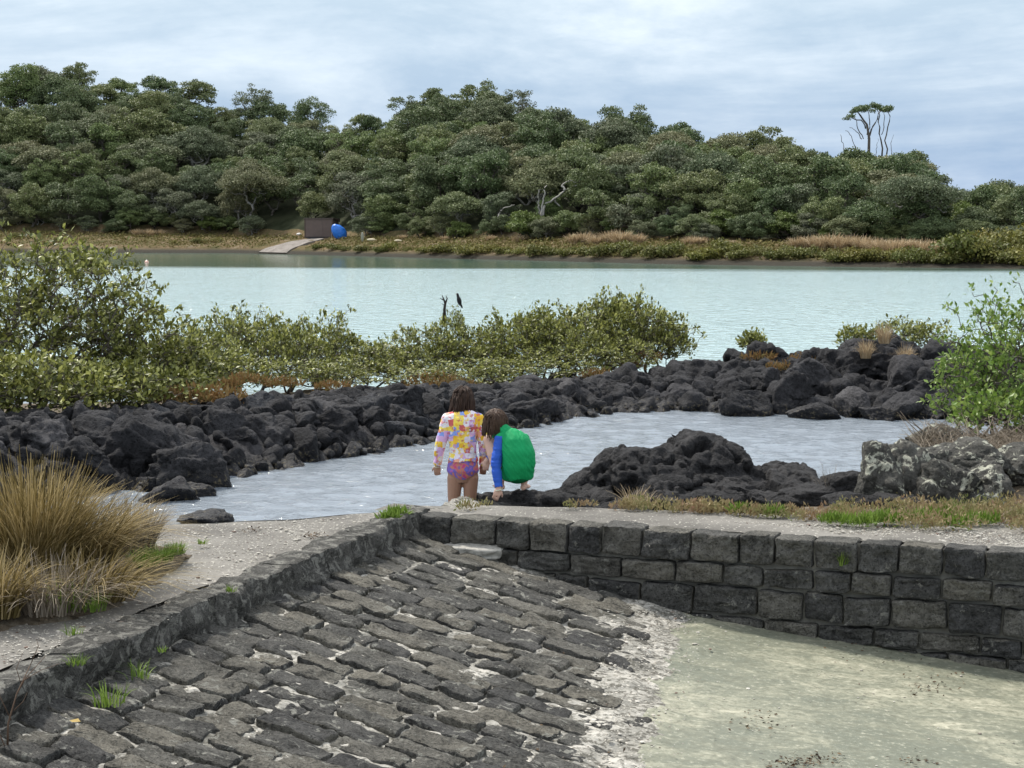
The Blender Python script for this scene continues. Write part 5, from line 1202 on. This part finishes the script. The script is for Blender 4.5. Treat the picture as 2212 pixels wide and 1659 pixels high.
def girl():
    px = F / 15.4; p0 = at(1000, 1100, 15.4); base = np.array([p0[0], 15.4, .15]); root = empty('person', tuple(base))
    tag(root, 'standing child seen from behind in patchwork rash vest and purple swim bottoms', 'person')
    parts = [loft([(.62, 0, 0, .09, .07), (.67, 0, -.002, .122, .088), (.72, 0, -.008, .132, .096), (.78, 0, -.002, .122, .086), (.85, 0, .004, .105, .075), (.93, 0, .008, .103, .072), (1.01, 0, .015, .115, .078), (1.09, 0, .022, .128, .082), (1.15, 0, .032, .135, .078), (1.185, 0, .04, .12, .065), (1.21, 0, .05, .075, .05), (1.225, 0, .055, .045, .042)])]
    parts += limb([(0, .055, 1.18), (0, .075, 1.24), (0, .095, 1.28)], [.047, .041, .042])
    hc = np.array([.0, .112, 1.30]); parts.append(ellipsoid(hc, [.078, .092, .10], (-.45, 0, 0)))
    face_bits(hc, (0, .85, -.5), (0, .5, .85), root, parts)
    SL, EL, WL = (-.124, .04, 1.142), (-.190, .01, .93), (-.216, .06, .745)
    SR, ER, WR = (.124, .04, 1.142), (.180, .01, .93), (.168, .08, .745)
    for S, E, W in ((SL, EL, WL), (SR, ER, WR)): parts += limb([S, E, W], [.046, .034, .023])
    parts += hand(WL, (-.03, .12, -1), (.3, .95, .1), -1, .75, .92); parts += hand(WR, (.0, .2, -1), (-.3, .95, .1), 1, .75, .92)
    parts += limb([(-.064, -.004, .66), (-.073, .0, .52), (-.074, .004, .37), (-.074, -.012, .26), (-.074, -.0, .065)], [.068, .057, .044, .041, .027]); parts += foot((-.074, 0, .055), (-.1, 1), .95)
    parts += limb([(.066, -.004, .66), (.062, .0, .52), (.046, .004, .37), (.042, -.012, .26), (.05, -.0, .065)], [.068, .057, .044, .041, .027]); parts += foot((.05, 0, .055), (.15, 1), .95)
    A, Q, N = fuse(parts, .0052, 3); link('body', npmesh('body', A, Q), M['skin'], root)
    dl1, _ = seg_d(A, SL, EL); dl2, k2 = seg_d(A, EL, WL); dr1, _ = seg_d(A, SR, ER); dr2, k3 = seg_d(A, ER, WR)
    arm = ((dl1 < .06) | (dr1 < .06) | ((dl2 < .05) & (k2 < .93)) | ((dr2 < .05) & (k3 < .93))) & (A[:, 2] > .74)
    shirt = ((A[:, 2] > .795 + .006 * np.sin(A[:, 0] * 40)) & (A[:, 2] < 1.222) & (np.abs(A[:, 0]) < .15)) | arm
    shirt &= ~((A[:, 2] < 1.0) & ~arm & (np.abs(A[:, 0]) > .15))
    # patchwork
    t = NT('patchwork_print', .75, .2); c = t.coords(scale=(1, .4, 1)); nz = t.node('ShaderNodeTexNoise'); t.l.new(c, nz.inputs[0]); nz.inputs['Scale'].default_value = 16
    mx = t.node('ShaderNodeMix', data_type='VECTOR'); mx.inputs[0].default_value = .035; t.l.new(c, mx.inputs[4]); t.l.new(nz.outputs['Color'], mx.inputs[5])
    vor = t.node('ShaderNodeTexVoronoi', distance='CHEBYCHEV'); t.l.new(mx.outputs[1], vor.inputs['Vector']); vor.inputs['Scale'].default_value = 23; vor.inputs['Randomness'].default_value = .45
    sx = t.node('ShaderNodeSeparateColor'); t.l.new(vor.outputs['Color'], sx.inputs[0])
    pal = t.ramp(sx.outputs[0], [(0, (.85, .50, .04)), (.17, (.80, .78, .80)), (.34, (.72, .45, .72)), (.44, (.9, .70, .12)), (.58, (.75, .72, .74)), (.68, (.25, .36, .78)), (.76, (.60, .13, .12)), (.84, (.85, .42, .28)), (.92, (.82, .76, .85))], 'CONSTANT')
    v2 = t.node('ShaderNodeTexVoronoi', distance='MANHATTAN'); t.l.new(c, v2.inputs['Vector']); v2.inputs['Scale'].default_value = 48; s2 = t.node('ShaderNodeSeparateColor'); t.l.new(v2.outputs['Color'], s2.inputs[0])
    acc = t.ramp(s2.outputs[1], [(0, (.6, .14, .14)), (.3, (.85, .6, .1)), (.6, (.85, .82, .85)), (.8, (.55, .35, .6))], 'CONSTANT')
    colr = t.mix(t.math('MULTIPLY', t.ramp(s2.outputs[2], [(.66, 0.0), (.68, 1.0)]), .75), pal, acc); t.color(colr); t.bump(t.noise(t.coords(scale=(1, 1, 2)), 22, 3), .5, .01)
    cloth_layer('rash_vest', A, Q, N, shirt, .0065, t.m, root, wr=.005, wscale=10, sv=(1.8, .7, .8), ry=.5)
    # little E on the shoulder blade patch
    B = Bag(); ec = np.array([.062, 0, 1.075])
    idx = np.argmin(np.linalg.norm((A - ec)[:, [0, 2]], axis=1) + 5 * (A[:, 1] > .03)); yb = A[idx, 1] - .0115
    for x0, x1, z0, z1 in [(-.014, -.009, -.024, .024), (-.009, .014, .019, .024), (-.009, .011, -.0025, .0025), (-.009, .014, -.024, -.019)]:
        V = np.array([[x0, 0, z0], [x1, 0, z0], [x1, .004, z0], [x0, .004, z0], [x0, 0, z1], [x1, 0, z1], [x1, .004, z1], [x0, .004, z1]]) + [ec[0], yb, ec[2]]; B.add(V, [[0, 3, 2, 1], [4, 5, 6, 7], [0, 1, 5, 4], [1, 2, 6, 5], [2, 3, 7, 6], [3, 0, 4, 7]])
    B.build('printed_letter', plain('maroon_ink', (.12, .03, .03)), root, smooth=False)
    brief = (A[:, 2] < .805) & (A[:, 2] > .648 + .55 * np.maximum(0, np.abs(A[:, 0]) - .02) ** 1.0) & (np.abs(A[:, 0]) < .15) & ~arm
    t = NT('swim_print', .6, .3); c = t.coords(); nn = t.noise(c, 16, 3, .5, 1.2); t.color(t.ramp(nn, [(.34, (.50, .06, .20)), (.44, (.55, .22, .10)), (.52, (.19, .10, .38)), (.62, (.14, .14, .52)), (.72, (.5, .12, .35))]))
    cloth_layer('swim_bottoms', A, Q, N, brief, .0045, t.m, root)
    hm = hair_mat('dark_brown_hair', (.018, .010, .007), (.07, .040, .026))
    hp = [ellipsoid(hc + [0, -.012, .012], [.090, .098, .106], (-.45, 0, 0)), ellipsoid(hc + [-.012, -.05, -.07], [.058, .04, .06])]
    hp += limb([hc + [-.01, -.07, -.03], hc + [-.035, -.085, -.10], hc + [-.06, -.075, -.155], hc + [-.075, -.065, -.19]], [.05, .036, .022, .008]); hp += limb([hc + [.06, -.0, -.02], hc + [.05, -.04, -.09]], [.035, .03])
    HA, HQ, HN = fuse(hp, .006, 3); fr = ((HA - hc) @ np.array([0, .85, -.5])); HA = HA + HN * (.004 * fbm(HA * [5, 5, 1], 18, 3))[:, None]; kq = (fr < .075)[HQ].all(1)
    ho = link('hair', npmesh('hair', HA, HQ[kq]), hm, root)
    S = strands(hc + [0, -.012, .012], (0, 0, 1), (0, .85, -.5), 420, np.array([.091, .099, .107]), .17, 5, drift=(-.35, -.1, 0)); S.build('loose_strands', hm, ho)
    band = [hc + np.array([-.03 + .0 * a, -.08, -.085]) for a in (0,)]
    V, Fc = tube([hc + [-.035 + .035 * math.cos(a), -.085 + .03 * math.sin(a), -.1 + .01 * math.cos(a)] for a in np.linspace(0, 6.283, 13)], [.005] * 13, 6); link('hair_tie', npmesh('hair_tie', V, Fc), plain('dark_tie', (.03, .02, .02)), root)
    for W, s_ in ((WL, -1),):
        Wv = np.array(W) + [0, .0, .0]; V, Fc = tube([Wv + [.027 * math.cos(a), .024 * math.sin(a), -.006] for a in np.linspace(0, 6.283, 15)], [.0045] * 15, 6); link('bracelet', npmesh('bracelet', V, Fc), plain('cream_band', (.6, .55, .4)), root)

def boy():
    base = at(1110, 1062, 15.0); root = empty('person', tuple(base)); tag(root, 'crouching child on a rock in green rash shirt with blue sleeves', 'person')
    def e(c, s, rot=(0, 0, 0)): return ellipsoid(c, s, rot)
    K = np.array([(.030, .03, .165, .122, .112, .100), (.040, .0, .235, .124, .112, .105), (.040, -.008, .31, .120, .106, .10), (.018, .02, .385, .112, .095, .085), (-.012, .055, .435, .098, .080, .065), (-.048, .085, .455, .060, .052, .040)])
    parts = [e([np.interp(k, range(6), K[:, i]) for i in range(3)], tuple(np.interp(k, range(6), K[:, i]) for i in (3, 4, 5))) for k in np.linspace(0, 5, 26)]
    hc = np.array([-.150, .165, .555]); parts += limb([(-.05, .08, .45), (-.09, .115, .50), (-.13, .15, .54)], [.055, .046, .048])
    parts.append(e(hc, (.078, .092, .098), (-.9, 0, .25))); face_bits(hc, (-.25, .75, -.75), (-.05, .65, .7), root, parts)
    SL, EL, WL = (-.105, .05, .425), (-.148, -.02, .235), (-.122, -.085, .035); SR, ER, WR = (.075, .08, .42), (-.05, .27, .33), (-.225, .24, .225)
    parts += limb([SL, EL, WL], [.044, .033, .023]); parts += limb([SR, ER, WR], [.045, .034, .023])
    parts += hand(WL, (-.35, -.12, -1), (-.2, .9, -.2), 1, .55, .95); parts += hand(WR, (-.15, .1, -1), (.2, .9, 0), -1, .6, .9)
    HL, KL, AL = (-.05, .06, .15), (-.205, .215, .40), (-.105, .09, .058); HR, KR, AR = (.08, .08, .15), (.075, .30, .35), (.082, .09, .055)
    parts += limb([HL, KL], [.080, .052]); parts += limb([KL, ((-.16), .12, .24), AL], [.05, .046, .028]); parts += limb([HR, KR], [.080, .052]); parts += limb([KR, (.11, .2, .22), AR], [.05, .046, .028])
    parts += foot(AL, (-.35, 1), .95); parts += foot(AR, (.25, 1), .95)
    A, Q, N = fuse(parts, .0055, 5); link('body', npmesh('body', A, Q), M['skin2'], root)
    d1, _ = seg_d(A, SL, EL); d2, k2 = seg_d(A, EL, WL); d3, _ = seg_d(A, SR, ER); d4, k4 = seg_d(A, ER, WR); leg = np.minimum.reduce([seg_d(A, HL, KL)[0], seg_d(A, KL, AL)[0], seg_d(A, HR, KR)[0], seg_d(A, KR, AR)[0]])
    P1 = np.array([(.030, .03, .165), (.038, .0, .235), (.038, -.008, .31), (.018, .02, .385), (-.012, .055, .435), (-.05, .09, .47)]); dt = np.min([np.linalg.norm((A - p) / [1, .95, .8], axis=1) for p in P1], 0)
    arm = ((d1 < .056) & (A[:, 2] < .45)) | ((d2 < .047) & (k2 < .95)) | ((d3 < .05) & (A[:, 1] > .1)) | ((d4 < .042) & (k4 < .95) & (leg > .06))
    arm &= ~((leg < .05) & (d1 > .05) & (d2 > .04)); arm &= ~((dt < .118) & (A[:, 0] > -.095 + .55 * np.maximum(0, A[:, 2] - .36)) & (A[:, 1] < .10))
    tor = (dt < .134) & ~arm & (A[:, 2] > .055) & (np.linalg.norm(A - hc, axis=1) > .11) & ~((leg < .06) & (A[:, 1] > .13)) & ~((A[:, 0] < -.10) & (d1 > .06) & (leg < .07) & (A[:, 2] < .43))
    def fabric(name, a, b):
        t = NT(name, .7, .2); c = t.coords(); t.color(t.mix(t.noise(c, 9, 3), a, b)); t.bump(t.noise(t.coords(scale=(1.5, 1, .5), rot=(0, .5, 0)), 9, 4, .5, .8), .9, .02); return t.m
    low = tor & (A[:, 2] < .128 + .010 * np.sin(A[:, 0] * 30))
    cloth_layer('shirt_shade', A, Q, N, low, .005, fabric('shaded_green_lycra', (.0, .10, .035), (.003, .15, .05)), root)  # lower back of the green shirt, its shade painted in as darker cloth
    cloth_layer('shirt_body', A, Q, N, (tor & (A[:, 2] > .112 + .010 * np.sin(A[:, 0] * 30))), .0085, fabric('green_lycra', (.003, .24, .075), (.01, .35, .12)), root, wr=.0055, wscale=9, sv=(2.4, .5, .4), ry=-.6, grow=True)
    cloth_layer('sleeves', A, Q, N, arm, .0075, fabric('blue_lycra', (.025, .085, .42), (.035, .12, .55)), root, wr=.004, wscale=9, sv=(.6, .6, 2.5))
    hm = hair_mat('brown_hair', (.025, .014, .009), (.10, .06, .038))
    hp = [e(hc + [0, -.008, .008], (.095, .102, .108), (-.9, 0, .25)), e(hc + [.0, -.02, -.05], (.09, .07, .06)), e(hc + [.045, -.055, -.045], (.055, .05, .05)), e(hc + [.045, .0, -.03], (.055, .07, .07)), e(hc + [-.05, .0, -.035], (.05, .06, .06))]
    HA, HQ, HN = fuse(hp, .006, 3); HA = HA + HN * (.007 * fbm(HA * [4, 4, 1], 12, 3))[:, None]; fr = ((HA - hc) @ (np.array([-.25, .75, -.75]) / 1.09)); kq = (fr < .07)[HQ].all(1)
    ho = link('hair', npmesh('hair', HA, HQ[kq]), hm, root)
    S = strands(hc + [0, -.008, .0], (0, 0, 1), (-.2, .7, -.7), 520, np.array([.099, .100, .108]), .115, 8, fall=(0, .1, -1)); S.build('loose_strands', hm, ho)
    Wv = np.array(WL) + [0, 0, -.008]; V, Fc = tube([Wv + [.027 * math.cos(a), .026 * math.sin(a), .006 * math.cos(a)] for a in np.linspace(0, 6.283, 15)], [.006] * 15, 6); link('wristband', npmesh('wristband', V, Fc), plain('cream_band2', (.6, .58, .45)), root)
girl(); boy()

# ------------------------------------------------------------------ sky, sun, camera
SUN_EL, SUN_AZ = R(52), R(-38)         # azimuth measured from +Y toward +X
w = bpy.data.worlds.new('World'); scene.world = w; w.use_nodes = True; nt_ = w.node_tree; nn = nt_.nodes; ll = nt_.links
bg = nn['Background']; sky = nn.new('ShaderNodeTexSky'); sky.sky_type = 'NISHITA'; sky.sun_disc = False; sky.sun_elevation = SUN_EL; sky.sun_rotation = SUN_AZ
tc = nn.new('ShaderNodeTexCoord')
def wn(scale, sc, detail, rough, dist=0, locv=(0, 0, 0), rot=(0, 0, 0)):
    mp = nn.new('ShaderNodeMapping'); mp.inputs['Scale'].default_value = scale; mp.inputs['Location'].default_value = locv; mp.inputs['Rotation'].default_value = rot; ll.new(tc.outputs['Generated'], mp.inputs[0])
    n = nn.new('ShaderNodeTexNoise'); ll.new(mp.outputs[0], n.inputs[0]); n.inputs['Scale'].default_value = sc; n.inputs['Detail'].default_value = detail; n.inputs['Roughness'].default_value = rough; n.inputs['Distortion'].default_value = dist; return n.outputs['Fac']
def wramp(f, stops):
    r = nn.new('ShaderNodeValToRGB'); ll.new(f, r.inputs[0]); e = r.color_ramp.elements
    while len(e) > 1: e.remove(e[-1])
    for i, (p, c) in enumerate(stops):
        c = (c, c, c) if not hasattr(c, '__len__') else c
        x = e[0] if i == 0 else e.new(p); x.position = p; x.color = (*c, 1)
    return r.outputs[0]
def wmix(f, a, b, mode='MIX'):
    n = nn.new('ShaderNodeMix'); n.data_type = 'RGBA'; n.blend_type = mode
    for s, v in ((n.inputs[0], f), (n.inputs[6], a), (n.inputs[7], b)):
        if isinstance(v, bpy.types.NodeSocket): ll.new(v, s)
        elif isinstance(v, tuple): s.default_value = (*v, 1)
        else: s.default_value = v
    return n.outputs[2]
n1 = wn((1, 1, 4.5), 3.6, 7, .6, .5, (1.3, .2, .4), (0, R(4), 0)); n2 = wn((1, 1, 2.2), 13, 7, .62, .3, (4, 2, 1))
mixn = nn.new('ShaderNodeMath'); mixn.operation = 'MULTIPLY_ADD'; ll.new(n2, mixn.inputs[0]); mixn.inputs[1].default_value = .35; ll.new(n1, mixn.inputs[2])
dens = wramp(mixn.outputs[0], [(.60, 0.0), (.70, .32), (.86, 1.0)])
sep = nn.new('ShaderNodeSeparateXYZ'); ll.new(tc.outputs['Generated'], sep.inputs[0])
elev = wramp(sep.outputs['Z'], [(.0, (.14, .25, .44)), (.05, (.20, .29, .43)), (.12, (.34, .42, .50)), (.35, (.60, .66, .72)), (1, (.66, .70, .78))])
bright = wramp(sep.outputs['Z'], [(.0, (.34, .43, .56)), (.06, (.42, .49, .58)), (.12, (.60, .65, .69)), (.35, (.82, .84, .86)), (1, (.9, .9, .92))])
cl = wmix(dens, elev, bright)
cl = wmix(1.0, cl, (1, 1, 1), 'MULTIPLY')
sc_ = nn.new('ShaderNodeVectorMath'); sc_.operation = 'SCALE'; ll.new(cl, sc_.inputs[0]); sc_.inputs[3].default_value = 10.0
fin = wmix(.88, sky.outputs[0], sc_.outputs[0]); ll.new(fin, bg.inputs[0]); bg.inputs[1].default_value = .12
sun = bpy.data.lights.new('sun', 'SUN'); sun.energy = 3.4; sun.angle = R(5); sun.color = (1, .95, .87)
so = bpy.data.objects.new('sun', sun); col.objects.link(so)
sd = Vector((math.sin(SUN_AZ) * math.cos(SUN_EL), math.cos(SUN_AZ) * math.cos(SUN_EL), math.sin(SUN_EL))); so.rotation_euler = sd.to_track_quat('Z', 'Y').to_euler(); so.location = (-20, 20, 40)
cam = bpy.data.cameras.new('camera'); co = bpy.data.objects.new('camera', cam); col.objects.link(co); co.location = (0, 0, HC); co.rotation_euler = (math.pi / 2 - TILT, 0, 0)
cam.sensor_width = 36; cam.lens = F / 2212 * 36; cam.clip_start = .1; cam.clip_end = 5000; scene.camera = co
scene.view_settings.view_transform = 'Standard'; scene.view_settings.look = 'None'; scene.view_settings.exposure = .5; scene.view_settings.gamma = 1
scene.render.resolution_x = 1024; scene.render.resolution_y = 768
